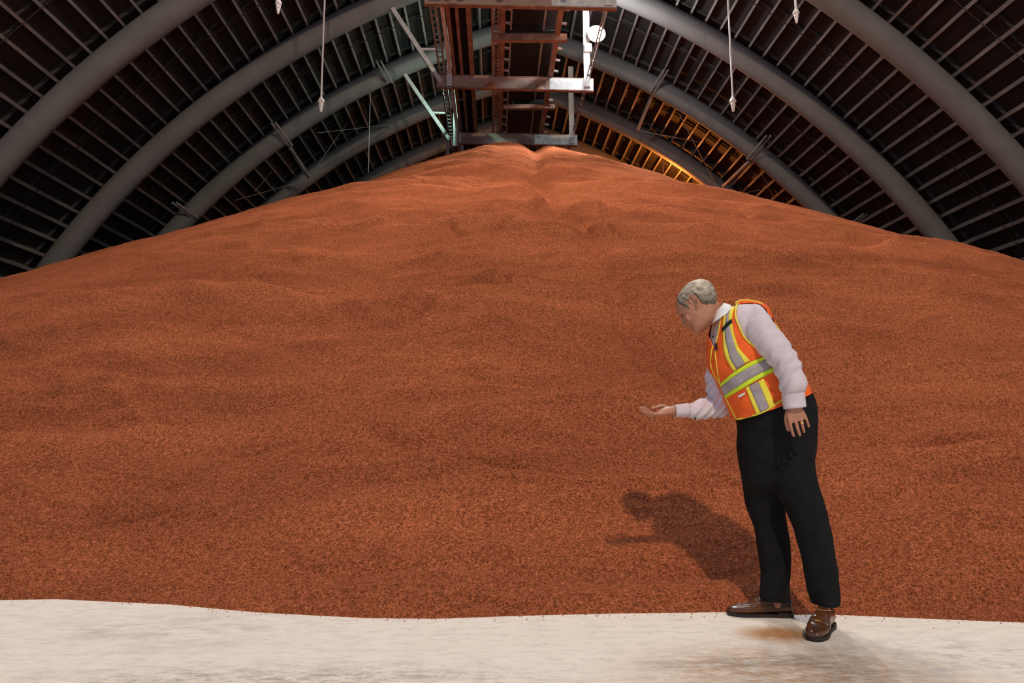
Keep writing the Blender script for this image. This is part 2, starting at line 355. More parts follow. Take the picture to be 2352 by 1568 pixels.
def pile_z(x, y, detail=True):
    th = np.arctan2(x-APX, np.maximum(APY-y, 1e-3)); r = np.hypot(np.maximum(np.abs(x-APX) - .5, 0), np.maximum(APY-y, 0))
    rb = np.interp(th, RB_ANG, RB); rb = np.where(np.abs(th) > RB_ANG[-1], np.interp(th, RB_ANG, RB), rb)
    z = HP*(1 - r/rb)
    # rounded crest with a notch
    tx = np.linspace(-8, 10, 361); tz = np.interp(tx, [-4, -2.3, -1.6, -.75, .35, 1.2, 1.78, 2.45, 3.45, 4.3, 5.2, 7], [15.5, 15.3, 15.4, 15.35, 15.12, 14.72, 14.38, 14.72, 15.15, 15.25, 15.15, 14.9])
    tz = np.convolve(np.pad(tz, 7, 'edge'), np.ones(15)/15, 'valid'); top = np.interp(x, tx, tz) + .1
    k = .35; hh = np.clip(.5 + .5*(top - z)/k, 0, 1); z = top*(1-hh) + z*hh - k*hh*(1-hh)
    if not detail: return z
    rr = np.hypot(x-APX, APY-y)
    s = np.clip((rb - r)/8, 0, 1)                         # detail grows away from the toe
    dz = 0; crest = np.clip((r - 1.0)/8, .08, 1)*np.clip(1 - (np.abs(th) - .26)/.22, .16, 1)
    for i, (lam, amp) in enumerate(((5.5, .30), (2.6, .28), (1.25, .20), (.6, .115), (.29, .055), (.14, .018))):
        fade = np.clip((rb - r)/(lam*1.6), 0, 1)
        w = pn(x/(lam*6.5) + .35*pn(x/lam/3, rr/lam/3, 9), rr/lam, i)
        w2 = pn(x/(lam*4.2), rr/lam, i+20)
        ridge = (1 - np.abs(pn(x/(lam*7) + .5*w2, rr/(lam*1.1) + .4*w, i+40)))
        dz = dz + fade*amp*(w*.8 + w2*.5 + .9*(ridge**4 - .4))*(crest if lam > .5 else np.sqrt(crest))
    # dry gully
    gx = np.interp(y, GULLY[::-1, 1], GULLY[::-1, 0], left=GULLY[-1, 0], right=GULLY[0, 0])
    gw = .06 + .013*y; dg = (x - gx + .25*gw*pn(y*1.3, y*0+3, 5))/gw
    dz = dz - .85*gw*np.exp(-dg**2)*np.clip((y-4.4)/1.2, 0, 1)*np.clip((33.5-y)/2, 0, 1) + .14*gw*np.exp(-(dg+1.8)**2)*np.clip((26-y)/6, 0, 1)
    for l in _sc:                                          # small slip faces where the heap has slumped
        Ym = l[:, 1].mean(); x0, x1 = l[0, 0], l[-1, 0]; a = .0095*Ym*min(1, (9/Ym)**.5); w = .0032*Ym; Lx = .22*(x1-x0)
        yl = np.interp(x, l[:, 0], l[:, 1]) + .02*Ym*pn(x*6/Ym, x*0 + Ym, 7); dy = y - yl
        e = np.clip((x - x0 + Lx)/Lx, 0, 1)*np.clip((x1 + Lx - x)/Lx, 0, 1)
        dz = dz + e*a*.5*(1 + np.tanh(dy/w))*np.exp(-np.clip(dy, 0, None)/(.05*Ym)) - e*a*.3*np.exp(-((dy + 1.5*w)/w/1.2)**2)
    # trough just under the crest, and dents near the toe
    dz = dz - .38*np.exp(-((r - 13.6 + 5*np.abs(th))/1.5)**2)*np.clip(1.6 - 1.6*np.abs(th), 0, 1)
    for cx, cy, sx, sy, a in ((.92, 4.0, .16, .14, .035), (1.22, 4.05, .16, .16, .04), (.98, 4.45, .24, .12, .04), (-.5, 5.0, .3, .12, .03), (-2.4, 5.2, .5, .18, .04)):
        dz = dz - a*bump(x, y, cx, cy, sx, sy) + .5*a*bump(x, y-.12, cx, cy-.25, sx, sy*.8)
    return z + dz
scarp_lines()
def build_pile():
    na, nr = 680, 760
    az = np.radians(np.concatenate([np.linspace(-78, -44, 60, endpoint=False), np.linspace(-44, 44, na-120), np.linspace(44, 78, 61)[1:]]))
    d = np.concatenate([np.geomspace(3.1, 38, nr-20), np.linspace(39, 60, 20)])
    a, dd = np.meshgrid(az, d); x, y = dd*np.sin(a), dd*np.cos(a)
    z = pile_z(x, y)
    lim = np.clip(XC + (RX + np.sqrt(np.maximum((RR+DECK)**2 - (np.maximum(z, 0)-RZ)**2, 0))), 0, 99)
    keep = (z > -.22) & (np.abs(x-XC) < lim) & (y < YA[-1] + .4)
    n0, n1 = z.shape; idx = np.arange(n0*n1).reshape(n0, n1)
    q = np.stack([idx[:-1, :-1], idx[:-1, 1:], idx[1:, 1:], idx[1:, :-1]], -1).reshape(-1, 4)
    q = q[keep.ravel()[q].all(1)]
    used = np.unique(q); remap = -np.ones(n0*n1, int); remap[used] = np.arange(len(used))
    co = np.stack([x, y, np.maximum(z, -.12)], -1).reshape(-1, 3)[used]; q = remap[q]
    me = bpy.data.meshes.new('potash_pile'); me.vertices.add(len(co)); me.vertices.foreach_set('co', co.ravel())
    me.loops.add(q.size); me.loops.foreach_set('vertex_index', q.ravel().astype(np.int32)); me.polygons.add(len(q))
    me.polygons.foreach_set('loop_start', np.arange(0, q.size, 4).astype(np.int32)); me.polygons.foreach_set('loop_total', np.full(len(q), 4, np.int32))
    me.polygons.foreach_set('use_smooth', [True]*len(q)); me.update(calc_edges=True); me.validate()
    me.materials.append(M['potash'])
    o = bpy.data.objects.new('potash_pile', me); COL.objects.link(o); return o
pile = tag(build_pile(), 'huge heap of rust-red potash granules rising to the conveyor gallery', 'potash heap', kind='stuff')
# loose granules lying on the toe of the heap and spilled on the floor
def grains():
    n = 60000; oc = np.array([(1, 0, 0), (-1, 0, 0), (0, 1, 0), (0, -1, 0), (0, 0, 1), (0, 0, -1)], float)
    ofc = np.array([(0, 2, 4), (2, 1, 4), (1, 3, 4), (3, 0, 4), (2, 0, 5), (1, 2, 5), (3, 1, 5), (0, 3, 5)])
    y = 3.4 + 2.6*RNG.random(n)**1.6; x = (RNG.random(n)-.45)*y*1.75
    z = pile_z(x, y); ok = z > -.004; x, y, z = x[ok], y[ok], z[ok]
    # spilled: close to the edge
    m = 350; ex = (RNG.random(m)-.45)*6.4; et = np.arctan2(ex-APX, 30.5); er = np.interp(et, RB_ANG, RB) + np.abs(RNG.normal(0, .05, m))
    fx, fy = APX + np.sin(et)*er, APY - np.cos(et)*er
    x, y, z = np.r_[x, fx], np.r_[y, fy], np.r_[z, np.zeros(m)]
    k = len(x); s = RNG.uniform(.0016, .0042, k)
    v = oc[None]*s[:, None, None]*RNG.uniform(.7, 1.3, (k, 6, 1)); 
    a = RNG.random(k)*6.28; c, sn = np.cos(a)[:, None], np.sin(a)[:, None]
    vx = v[..., 0]*c - v[..., 1]*sn; vy = v[..., 0]*sn + v[..., 1]*c; v = np.stack([vx, vy*.8 + v[..., 2]*.4, v[..., 2]], -1)
    v += np.stack([x, y, z + s*.5], -1)[:, None]
    f = (ofc[None] + (np.arange(k)*6)[:, None, None]).reshape(-1, 3)
    o = mk('loose_granules', v.reshape(-1, 3), f, M['grain'], pile); o['kind'] = 'stuff'
grains()

# arches: each half is one laminated rib with its purlin hangers
def arch_half(side, k, label):
    Y = YA[k]; o = tag(bpy.data.objects.new('arch_rib', None), label, 'arch rib', 'laminated roof arch ribs'); COL.objects.link(o)
    base = arc(side, T1 - .002, .5); o.location = (base[0], Y, 0)
    ts = np.linspace(t_apex(.5) + .004, T1, 56); hw = .46; sec = []
    # rounded lower section, square at the top (radial, across)
    for a in np.linspace(0, 2*math.pi, 25)[:-1]: sec.append((DEP/2 - DEP/2*math.sin(a), hw*math.cos(a)))
    for a in (): sec.append((.86 - .86*math.sin(a)**.9, hw*np.sign(math.cos(a))*abs(math.cos(a))**.9))
    v = []; n = len(sec)
    for t in ts:
        for rad, y in sec: v.append(arc(side, t, rad) + A(0, Y + y, 0))
    f = []
    for i in range(len(ts)-1):
        for j in range(n): f.append((i*n + j, i*n + (j+1) % n, (i+1)*n + (j+1) % n, (i+1)*n + j))
    f += [list(range(n))[::-1], [(len(ts)-1)*n + j for j in range(n)]]
    r = mk('rib', v, f, M['arch'], o, True)
    return o
LB = {(-1, 1): 'nearest grey arch rib on the left, cut off by the top left of the picture', (-1, 2): 'second grey arch rib from the left, running from pile edge to top centre',
      (-1, 3): 'third grey arch rib on the left, behind the lower hanging sensor', (-1, 4): 'farthest and darkest left arch rib, low beside the pile crest',
      (1, 1): 'nearest grey arch rib on the right, reaching the right picture edge', (1, 2): 'second grey arch rib from the right, behind the hanging sensor cable',
      (1, 3): 'third grey arch rib on the right, with kicker braces and orange-lit lower edge', (1, 4): 'farthest right arch rib, lit amber just above the pile crest'}
ribs = {}
for (s, k), l in LB.items(): ribs[s, k] = arch_half(s, k, l)
for s in (-1, 1):
    ribs[s, 5] = arch_half(s, 5, 'dim arch rib deep behind the pile crest, ' + ('left' if s < 0 else 'right') + ' of the gallery')
# kicker braces on the third pair
def on_arch(side, px, py, Y):       # arch angle under a point of the picture
    p = P(px, py, Y); return math.atan2(side*(p[0]-XC) - RX, p[2]-RZ)
for s, spots in ((-1, (((869, 139), (896, 190), None), ((628, 282), (667, 335), (710, 408)), ((400, 465), (448, 500), None))), (1, (((1530, 160), (1499, 210), (1465, 297)), ((1766, 311), (1720, 366), (1661, 429)), ((1990, 490), (1950, 521), None)))):
    for (ux, uy), (lx, ly), back in spots:
        for dx in (-5, 5):
            mb = MB(); mb.bar(P(lx + dx, ly, YA[3]-.3), P(ux + dx, uy, YA[3]-1.7), .06, .1); mb.build('kicker_brace', M['grey_steel'], ribs[s, 3])
        if back:
            mb = MB(); mb.bar(P(lx, ly + 6, YA[3]+.3), P(*back, YA[3]+3.2), .15, .17); mb.build('kicker_brace', M['purlin'], ribs[s, 3])
# purlins and blocking
hidden = MB(); SP = .81/(RR+DEP); npl = 0
PB = {}
def crest_y(px): return np.interp(px, [-400, 0, 450, 1030, 1330, 1640, 1950, 2352, 2800], [750, 635, 500, 335, 340, 424, 520, 652, 800])
for k in range(6):
    for s in (-1, 1):
        block = MB(); t = t_apex(DEP) + .03; j = 0
        while t < T1:
            p = arc(s, t, DEP + .17); u = arc(s, t, 1) - arc(s, t, 0)
            a, b2 = p + A(0, YA[k] + .0, 0), p + A(0, YA[k+1], 0)
            pts = proj(np.array([a + (b2-a)*f for f in np.linspace(.05, .95, 9)]))
            vis = ((pts[:, 0] > -10) & (pts[:, 0] < 2362) & (pts[:, 1] > -10) & (pts[:, 1] < crest_y(pts[:, 0]))).any() and k < 5
            if vis and npl < 298:
                mb = MB(); mb.bar(a, b2, .105, .34, u); mb.build('purlin', M['purlin'], ceiling); npl += 1
            else: hidden.bar(a, b2, .105, .34, u)
            tm = t + SP/2; pm = arc(s, tm, DEP + .24) + A(0, (YA[k]+YA[k+1])/2 + (.12 if j % 2 else -.12), 0); tn = arc(s, tm + .01, 0) - arc(s, tm - .01, 0); tn /= np.linalg.norm(tn)
            block.bar(pm - tn*.36, pm + tn*.36, .05, .1, u)
            for ye in (YA[k] + .36, YA[k+1] - .36):
                pe = arc(s, tm, DEP + .24) + A(0, ye, 0); block.bar(pe - tn*.36, pe + tn*.36, .05, .16, u)
            t += SP; j += 1
        o = block.build('blocking', M['block'], ceiling); o['kind'] = 'stuff'
for s in (-1, 1):                                          # the bays overhead, before the picture begins
    t = t_apex(DEP) + .03
    while t < T1:
        p = arc(s, t, DEP + .17); hidden.bar(p + A(0, YA[0] - 10.8, 0), p + A(0, YA[0], 0), .105, .34, arc(s, t, 1) - arc(s, t, 0)); t += SP
o = hidden.build('purlin_run', M['purlin'], ceiling); o['kind'] = 'stuff'
# conduits clipped along the middle of the bays
for k, s, fr in ((1, -1, .5), (1, 1, .52), (0, 1, .55), (2, 1, .45), (2, -1, .5), (0, -1, .5)):
    mb = MB(); mb.tube([arc(s, t, DEP - .02) + A(0, YA[k] + 6*fr, 0) for t in np.linspace(t_apex(DEP)+.05, T1-.05, 30)], .015, 6)
    mb.build('conduit', M['block'], ceiling, True)
# thin cross-bracing rods between the two far rib pairs
for s, lab, segs in ((-1, 'crossed steel tie rods in the bay left of the pile crest', (((730, 305), (900, 286)), ((726, 384), (812, 262)), ((540, 460), (700, 414)), ((585, 440), (640, 375)))),
                     (1, 'crossed steel tie rods in the amber-lit bay right of the pile crest', (((1471, 300), (1660, 337)), ((1560, 262), (1645, 425)), ((1750, 400), (1790, 480)), ((1700, 445), (1800, 425))))):
    o = empty('tie_rod_bracing', P(*segs[0][0], YA[3]+2), lab, 'bracing')
    for a, b2 in segs:
        mb = MB(); mb.tube([P(*a, YA[3]+.6), P(*b2, YA[4]-.8)], .018, 6); mb.build('rod', M['grey_steel'], o, True)
for a, b2, lab in (((852, 240), (846, 396), 'thin vertical cord hanging left of the gallery before the far arch'),):
    mb = MB(); c = P(*b2, 38); mb.tube([A(c[0], c[1], 21.3), c], .02, 6); tag(mb.build('hanging_cord', M['rope'], None, True, loc=c), lab, 'cord')

# ------------------------------------------------------------------ conveyor gallery under the ridge
Y1, Y2, Y3 = YA[1], YA[2], YA[3]
gal = empty('conveyor_gallery', (XC, Y1, 17.3), 'dusty red-brown steel conveyor gallery hung under the roof ridge above the pile', 'conveyor gallery')
for Y, l, r in ((Y1, (975, 14), (1416, 25)), (Y2, (1003, 203), (1363, 213)), (Y3, (1120, 333), (1326, 337))):
    a, b2 = P(*l, Y), P(*r, Y)
    if Y == Y3: a = a + (a - b2)/np.linalg.norm(a - b2)*1.6
    z = A(0, 0, 1)
    mb = MB(); mb.bar(a + z*.36, b2 + z*.36, .05, .66); mb.build('cross_beam', M['beam'], gal)
    mb = MB(); mb.bar(a + z*.02 + A(0, -.06, 0), b2 + z*.02 + A(0, -.06, 0), .2, .05); mb.bar(a + z*.69 + A(0, .06, 0), b2 + z*.69 + A(0, .06, 0), .2, .05); mb.build('flange', M['steel'], gal)
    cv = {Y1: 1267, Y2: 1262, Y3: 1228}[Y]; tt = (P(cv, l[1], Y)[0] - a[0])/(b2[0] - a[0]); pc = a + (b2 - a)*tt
    mb = MB(); mb.bar(pc + z*.36 + A(0, -.04, 0), b2 + z*.36 + A(0, -.04, 0), .03, .6); mb.build('pale_beam_face', M['white_steel'], gal)  # paler right third of each cross beam, laid over its web
    mb = MB(); e = b2 - (b2-a)/np.linalg.norm(b2-a)*.35
    mb.box((e[0]-.17, Y-.09, e[2]+.02), (e[0]+.17, Y-.03, e[2]+.7)); 
    for dz in (.15, .35, .55): mb.box((e[0]-.03, Y-.11, e[2]+dz), (e[0]+.03, Y-.09, e[2]+dz+.05))
    mb.build('end_plate', M['white_steel'], gal)
def line_x(x0, y0):         # a lengthwise member: the X it keeps while running down the hall at height z
    def f(z, pad=0):
        r = MW @ np.array([(x0 - W/2)/F, -(y0 - H/2)/F, -1.0]); return CAMPOS[0] + r[0]*(z - CAMPOS[2])/r[2]
    return f
ZS = 17.75
def stringer(x0, y0, w, h, m, z=ZS, y1=YA[1]-3, y2=YA[4]+4, name='stringer'):
    X = line_x(x0, y0)(z); mb = MB(); mb.box((X-w/2, y1, z), (X+w/2, y2, z+h)); return X, mb.build(name, m, gal)
for x0, y0, w, m in ((1036, 100, .16, 'steel'), (1055, 100, .13, 'steel'), (1080, 100, .2, 'steel'), (1154, 100, .2, 'steel')):
    stringer(x0, y0, w, .26, M[m])
XR, _ = stringer(1277, 100, .22, .3, M['steel'])
XL = line_x(1154, 100)(ZS)
stringer(1023, 80, .16, .2, M['white_steel'], name='pipe')
# deck plates between the stringers and the belt, seen from below as black
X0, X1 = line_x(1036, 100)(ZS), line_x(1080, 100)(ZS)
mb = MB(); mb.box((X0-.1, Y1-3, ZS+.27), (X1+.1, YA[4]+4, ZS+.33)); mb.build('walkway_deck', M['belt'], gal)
mb = MB(); mb.box((XL+.05, Y1-3, ZS+.75), (XR-.05, YA[4]+4, ZS+.8)); mb.build('conveyor_belt', M['belt'], gal)
# idler brackets along the stringers
Yb = Y1 - 2
while Yb < YA[4]:
    for X, d in ((XL + .1, 1), (XR + .11, 1)):
        mb = MB(); mb.bar((X, Yb, ZS+.1), (X + d*.22, Yb, ZS+.06), .06, .1); mb.build('bracket', M['grey_steel'], gal)
    Yb += .95
for px0, px1, py, w in ((1130, 1302, 88, .3), (1156, 1275, 246, .22)):
    Yc = None
    r = MW @ np.array([(1200 - W/2)/F, -(py - H/2)/F, -1.0]); Yc = r[1]*(ZS - .1 - CAMPOS[2])/r[2]
    a, b2 = P(px0, py, Yc), P(px1, py, Yc)
    mb = MB(); mb.bar(a, b2, .22, w); mb.build('cross_bar', M['steel'], gal)
    mb = MB(); mb.tube([a + A(.6, .5, .5), b2 + A(-.4, .5, .5)], .16, 12); mb.build('idler_roller', M['belt'], gal, True)
def ladder(xa, xb, y0, z, y1, y2, m, st, rw=.04):
    Xa, Xb = line_x(xa, y0)(z), line_x(xb, y0)(z)
    mb = MB()
    for X in (Xa, Xb): mb.box((X-rw, y1, z), (X+rw, y2, z+.1))
    l = mb.build('cable_ladder', m, gal); y = y1 + .2
    mb = MB()
    while y < y2: mb.box((Xa, y-rw*.8, z+.02), (Xb, y+rw*.8, z+.07)); y += st
    o = mb.build('rungs', m, l); o['kind'] = 'stuff'
ladder(1131, 1145, 100, ZS, Y1-1, YA[4]+2, M['steel'], .3)
ladder(1000, 1013, 100, ZS+.1, Y1-1, YA[4]+2, M['grey_steel'], .45)
ladder(1365, 1371, 115, ZS, Y1-1, YA[4]+2, M['grey_steel'], .6, .02)
for xa in (1175, 1253):         # chains under the belt
    X = line_x(xa, 60)(ZS); mb = MB(); mb.box((X-.04, Y1-1, ZS+.5), (X+.04, YA[4], ZS+.58)); mb.build('return_rail', M['grey_steel'], gal)
# hangers and raking struts
for Y, px, top in ((Y2, 1348, 22.0), (Y3, 1313, 21.6), (Y1, 1396, 22)):
    c = P(px, 200 if Y == Y2 else 330, Y) if Y != Y1 else P(px, 15, Y)
    mb = MB(); mb.box((c[0]-.15, Y-.16, c[2]-.05), (c[0]+.15, Y-.08, top)); mb.build('hanger', M['white_steel'], gal)
for Y, px in ((Y2, 1032), (Y3, 1046)):
    c = P(px, 200 if Y == Y2 else 333, Y)
    mb = MB(); mb.box((c[0]-.12, Y-.16, c[2]-.1), (c[0]+.12, Y-.08, 21.5)); mb.build('hanger', M['white_steel'], gal)
for a, b2, Y, arm in (((884, -6), (1012, 188), Y2, ((962, 113), (1003, 114))), ((922, 160), (1033, 322), Y3, ((988, 259), (1026, 260)))):
    mb = MB(); mb.bar(P(*a, Y), P(*b2, Y - .14), .2, .22, (0, 1, 0)); mb.build('raking_strut', M['white_steel'], gal)
    mb = MB(); mb.bar(P(*arm[0], Y), P(*arm[1], Y), .1, .1); mb.build('strut_arm', M['white_steel'], gal)
# feed legs standing in the heap
for px, Yp, zt in ((1237, Y3 + .6, 17.4),):
    c = P(px, 380, Yp); mb = MB(); mb.box((c[0]-.13, Yp-.13, 14.2), (c[0]+.13, Yp+.13, zt)); mb.build('post', M['steel'], gal)
c = P(1046, 335, Y3); mb = MB(); mb.box((c[0]-.5, Y3+.2, 15.2), (c[0]-.36, Y3+.34, 17.4)); mb.box((c[0]+.3, Y3+.2, 15.2), (c[0]+.44, Y3+.34, 17.4)); mb.build('post', M['grey_steel'], gal)
for xs in ((1046, 1060, 1077), (1103, 1112, 1126)):     # sagging cable
    a, m2, b2 = P(xs[0], 212, 33), P(xs[1], 230 if xs[0] < 1100 else 215, 33), P(xs[2], 208, 33)
    mb = MB(); mb.tube(smooth_line([a, m2, b2], 6), .03, 6); mb.build('cable', M['grey_steel'], gal, True)

for px, w, h, m in ((1205, 96, 23, 'dust'), (1128, 56, 20, 'potash'), (1238, 40, 16, 'steel')):       # spilled product heaped on the flange of the second beam
    c0, c1, t = P(px - w/2, 208, Y2), P(px + w/2, 210, Y2), P(px, 208 - h, Y2); n0 = A(0, -.045, 0); q = A(0, -.14, 0)
    mk('product_heap', [c0 + n0, c1 + n0, t + n0, c0*.7 + c1*.3 + q, c0*.3 + c1*.7 + q], [(0, 1, 2), (0, 2, 3), (3, 2, 4), (4, 2, 1), (0, 3, 4, 1)], M[m], gal)
# flood lamp on the second cross beam
lc = P(1370, 78, Y2 - .5)
lamp = empty('flood_lamp', lc, 'bright white flood lamp on the right hanger of the gallery', 'lamp')
def disc_lathe(prof, n=24):      # lathe about the -Y axis
    v = [(lc[0] + r*math.cos(2*math.pi*k/n), lc[1] + y, lc[2] + r*math.sin(2*math.pi*k/n)) for r, y in prof for k in range(n)]
    f = [(i*n + k, i*n + (k+1) % n, (i+1)*n + (k+1) % n, (i+1)*n + k) for i in range(len(prof)-1) for k in range(n)]
    return v, f
v, f = disc_lathe([(.05, .45), (.14, .42), (.17, .25), (.40, .0), (.43, 0), (.43, -.03), (.39, -.03), (.36, 0), (.15, .22)])
mk('reflector', v, f, M['white_steel'], lamp, True)
v, f = disc_lathe([(.001, -.12), (.15, -.10), (.28, -.05), (.37, -.005), (.37, .01), (.001, .01)]); mk('lens', v, f, M['lamp'], lamp, True)
mb = MB(); mb.bar(lc + A(-.1, .35, 0), lc + A(-.45, .4, -.1), .12, .12); mb.box((lc[0]-.55, lc[1]+.2, lc[2]-.75), (lc[0]-.2, lc[1]+.45, lc[2]-.35)); mb.build('bracket', M['white_steel'], lamp)
light('flood_lamp_light', 'POINT', tuple(lc + A(0, -1.3, -.1)), 900, (.86, .93, 1), None, .35)
light('flood_lamp_beam', 'SPOT', tuple(lc + A(0, -.8, -.1)), 9000, (.88, .93, 1), (1.5, 14, 5), .35, 125, .7)
# two service lamps behind the gallery: one amber, one cool, each a small bulkhead fitting
for nm, loc, mt, colr, pw, lab in (('bulkhead_lamp', tuple(P(1524, 413, 44)), 'warm_lamp', (1, .30, .045), 1700, 'amber bulkhead lamp on the far side of the pile crest'), ('bulkhead_lamp', tuple(P(1044, 196, 34.8)), 'cool_lamp', (.55, 1, .85), 200, 'cool bulkhead lamp beside the left gallery hanger')):
    o = empty(nm, loc, lab, 'lamp')
    mb = MB(); mb.lathe(A(*loc), [(.02, .12), (.1, .1), (.12, 0), (.12, -.02)], 14); mb.build('housing', M['grey_steel'], o, True)
    mb = MB(); mb.lathe(A(*loc), [(.1, -.02), (.09, -.1), (.03, -.15)], 14); mb.build('bulb_glass', M[mt], o, True)
    mb = MB(); mb.tube([A(*loc) + A(0, 0, .1), A(loc[0], loc[1], 22.0 if loc[0] < 0 else 19.6)], .025, 6); mb.build('conduit_drop', M['grey_steel'], o, True)
    light('bulkhead_light', 'POINT', (loc[0], loc[1], loc[2] - .35), pw, colr, None, .1)

# hanging level sensors on white cables
for (cx, cy), (tx, ty), Y, lab in (((738, 222), (755, 0), YA[1], 'white wrapped level sensor hanging lower on the left cable'), ((640, -2), (642, -40), YA[0], 'white wrapped level sensor at the top edge left of centre'),
                                   ((1683, 222), (1675, 0), YA[1], 'white wrapped level sensor hanging lower on the right cable'), ((1828, 20), (1826, -30), YA[0], 'white wrapped level sensor at the top edge right of centre')):
    c = P(cx, cy, Y); o = empty('level_sensor', tuple(c), lab, 'level sensor', 'white level sensors hung from the roof')
    tp = arc(-1 if cx < 1134 else 1, 0, 0); xt = abs(c[0]-XC); zt = RZ + math.sqrt((RR+.3)**2 - (xt - RX)**2)
    mb = MB(); mb.tube([A(c[0], Y, zt + (.8 if Y == YA[0] else 0)), c], .035, 8); mb.build('cable', M['rope'], o, True)
    s = Y/F*39/40
    mb = MB(); mb.lathe(c, [(2*s, 2*s), (3.2*s, -1*s), (7.5*s, -9*s), (8.5*s, -13*s), (6.5*s, -15*s)][::-1], 16)
    fv = np.array(mb.v); ang = np.arctan2(fv[:, 1]-c[1], fv[:, 0]-c[0]); fv[:, 2] += np.where(fv[:, 2] < c[2]-8*s, 2.2*s*np.sin(3*ang), 0); mb.v = fv.tolist()
    mb.build('skirt', M['plastic'], o, True)
    mb = MB(); mb.lathe(c, [(2*s, -40*s), (2.6*s, -39*s), (5*s, -24*s), (5.6*s, -16*s), (5*s, -12*s)], 16); mb.build('probe', M['plastic'], o, True)
    mb = MB(); mb.lathe(c, [(5.4*s, -24*s), (5.8*s, -23*s), (5.8*s, -21*s), (5.4*s, -20*s)], 16); mb.build('tie_band', M['rope'], o, True)

#PERSON
# ------------------------------------------------------------------ the man in the safety vest
MAN = (1.58, 3.5, 0)
def fold(seed, sc, amp, stretch=(1, 1, 1), ridged=True):
    def d(co, no):
        out = np.empty(len(co))
        for i, c in enumerate(co*np.array(stretch)*sc):
            v = mnoise.noise(Vector((c[0]+seed, c[1], c[2]))); w = mnoise.noise(Vector((c[0]*2.1, c[1]*2.1+seed, c[2]*2.1)))
            out[i] = ((1 - abs(v)*2.2) if ridged else v)*.7 + w*.4
        a = amp(co) if callable(amp) else amp
        return co + no*(out*a)[:, None]
    return d
def circ(c, d, r, r2=None):
    """ring across direction d"""
    c, d = A(*c), A(*d)/np.linalg.norm(d); x = np.cross(d, A(0, 1, 0)); 
    if np.linalg.norm(x) < 1e-3: x = A(1, 0, 0)
    x /= np.linalg.norm(x); y = np.cross(x, d)
    return [c, x*r, y*(r2 or r)]
# --- torso (shirt surface); ring angle 0 = back (right), pi = front (left), 3pi/2 = towards the viewer
YT = 3.46
TK = [E((1706, 975), (1840, 930), YT, .120), E((1697, 960), (1848, 903), YT, .160), E((1680, 921), (1828, 861), YT, .158), E((1661, 885), (1802, 817), YT, .160),
      E((1637, 838), (1778, 774), YT, .168), E((1635, 790), (1760, 734), YT, .176), E((1640, 757), (1744, 708), YT, .172), E((1641, 746), (1713, 701), YT, .138), E((1640, 733), (1686, 702), YT-.0, .092)]
tv, tf, TG = loft(TK, 8, 64, 2.25)
# --- head frame
HC = P(1604, 703, 3.43); yaw, pit, rol = math.radians(36), math.radians(36), math.radians(0)
Fh = A(-math.cos(yaw), math.sin(yaw), 0)
HF = Fh*math.cos(pit) - A(0, 0, 1)*math.sin(pit); HU = Fh*math.sin(pit) + A(0, 0, 1)*math.cos(pit); HL = np.cross(HU, HF)
HS = .97
def hp(f, l, u): return HC + (HF*(f*1.10) + HL*l + HU*u)*HS
HK = [(-.121, .074, .020, .020), (-.116, .085, -.004, .038), (-.104, .091, -.026, .050), (-.09, .092, -.042, .056), (-.072, .090, -.055, .060), (-.055, .092, -.062, .063), (-.04, .093, -.07, .065), (-.02, .092, -.08, .070), (0, .090, -.089, .0735),
      (.012, .090, -.093, .075), (.03, .0965, -.098, .0765), (.05, .096, -.101, .0775), (.07, .087, -.100, .0755), (.09, .070, -.090, .067), (.106, .046, -.072, .052), (.118, .012, -.045, .030), (.122, -.012, -.026, .010)]
HK = [(u*(.96 if u < 0 else .98), f*1.10, b*1.10, w*1.02) for u, f, b, w in HK]
def hring(u, f, b, w): return [hp((f+b)/2.2, 0, u), HF*(f-b)/2*HS, HL*w*HS]
hv, hf, HG = loft([hring(*k) for k in HK], 4, 48, 2.25)
body = [(hv, hf)]
body.append(loft([circ(P(1666, 737, 3.46), (1, 0, -.8), .058), circ(P(1642, 720, 3.45), (1, 0, -.6), .056, .056), circ(P(1628, 706, 3.44), (1, 0, -.3), .058, .056)], 6, 24)[:2])
# nose, wings, brow, chin, lips, ear
body.append(tube([hp(.092, 0, .014), hp(.100, 0, -.006), hp(.108, 0, -.026), hp(.103, 0, -.034)], [.008, .0095, .012, .010], 10))
for s in (-1, 1):
    body.append(ellipsoid(hp(.094, s*.012, -.033), [HF*.012, HL*.008, HU*.009], 10, 6))
    body.append(tube([hp(.094, s*.012, .026), hp(.092, s*.032, .031), hp(.080, s*.048, .024)], [.006, .0075, .005], 8))
    body.append(ellipsoid(hp(.0785, s*.032, .0125), [HF*.0115, HL*.0135, HU*.0085], 12, 8)); body.append(ellipsoid(hp(.078, s*.032, .000), [HF*.010, HL*.0125, HU*.006], 12, 8))
    body.append(ellipsoid(hp(.064, s*.040, -.030), [HF*.018, HL*.022, HU*.026], 12, 8))
    # ear: rim, lobe, bowl
    ec = lambda f, u, o=.0: hp(-.008 + f, s*(.0755 + o), .002 + u)
    rim = [ec(.010, .004, .001), ec(.012, .022, .006), ec(.0, .036, .012), ec(-.016, .034, .017), ec(-.024, .018, .018), ec(-.021, -.002, .014), ec(-.010, -.020, .007), ec(.004, -.026, .002)]
    body.append(tube(smooth_line(rim, 4), .0048, 8))
    body.append(ellipsoid(ec(-.006, .006, .002), [HF*.016, HL*.004, HU*.026], 12, 8))
    body.append(ellipsoid(ec(-.001, -.023, .003), [HF*.007, HL*.005, HU*.008], 8, 6))
body.append(tube([hp(.088, -.020, -.063), hp(.0965, 0, -.061), hp(.088, .020, -.063)], [.003, .0062, .003], 8))
body.append(tube([hp(.086, -.018, -.074), hp(.0955, 0, -.073), hp(.086, .018, -.074)], [.003, .0068, .003], 8))
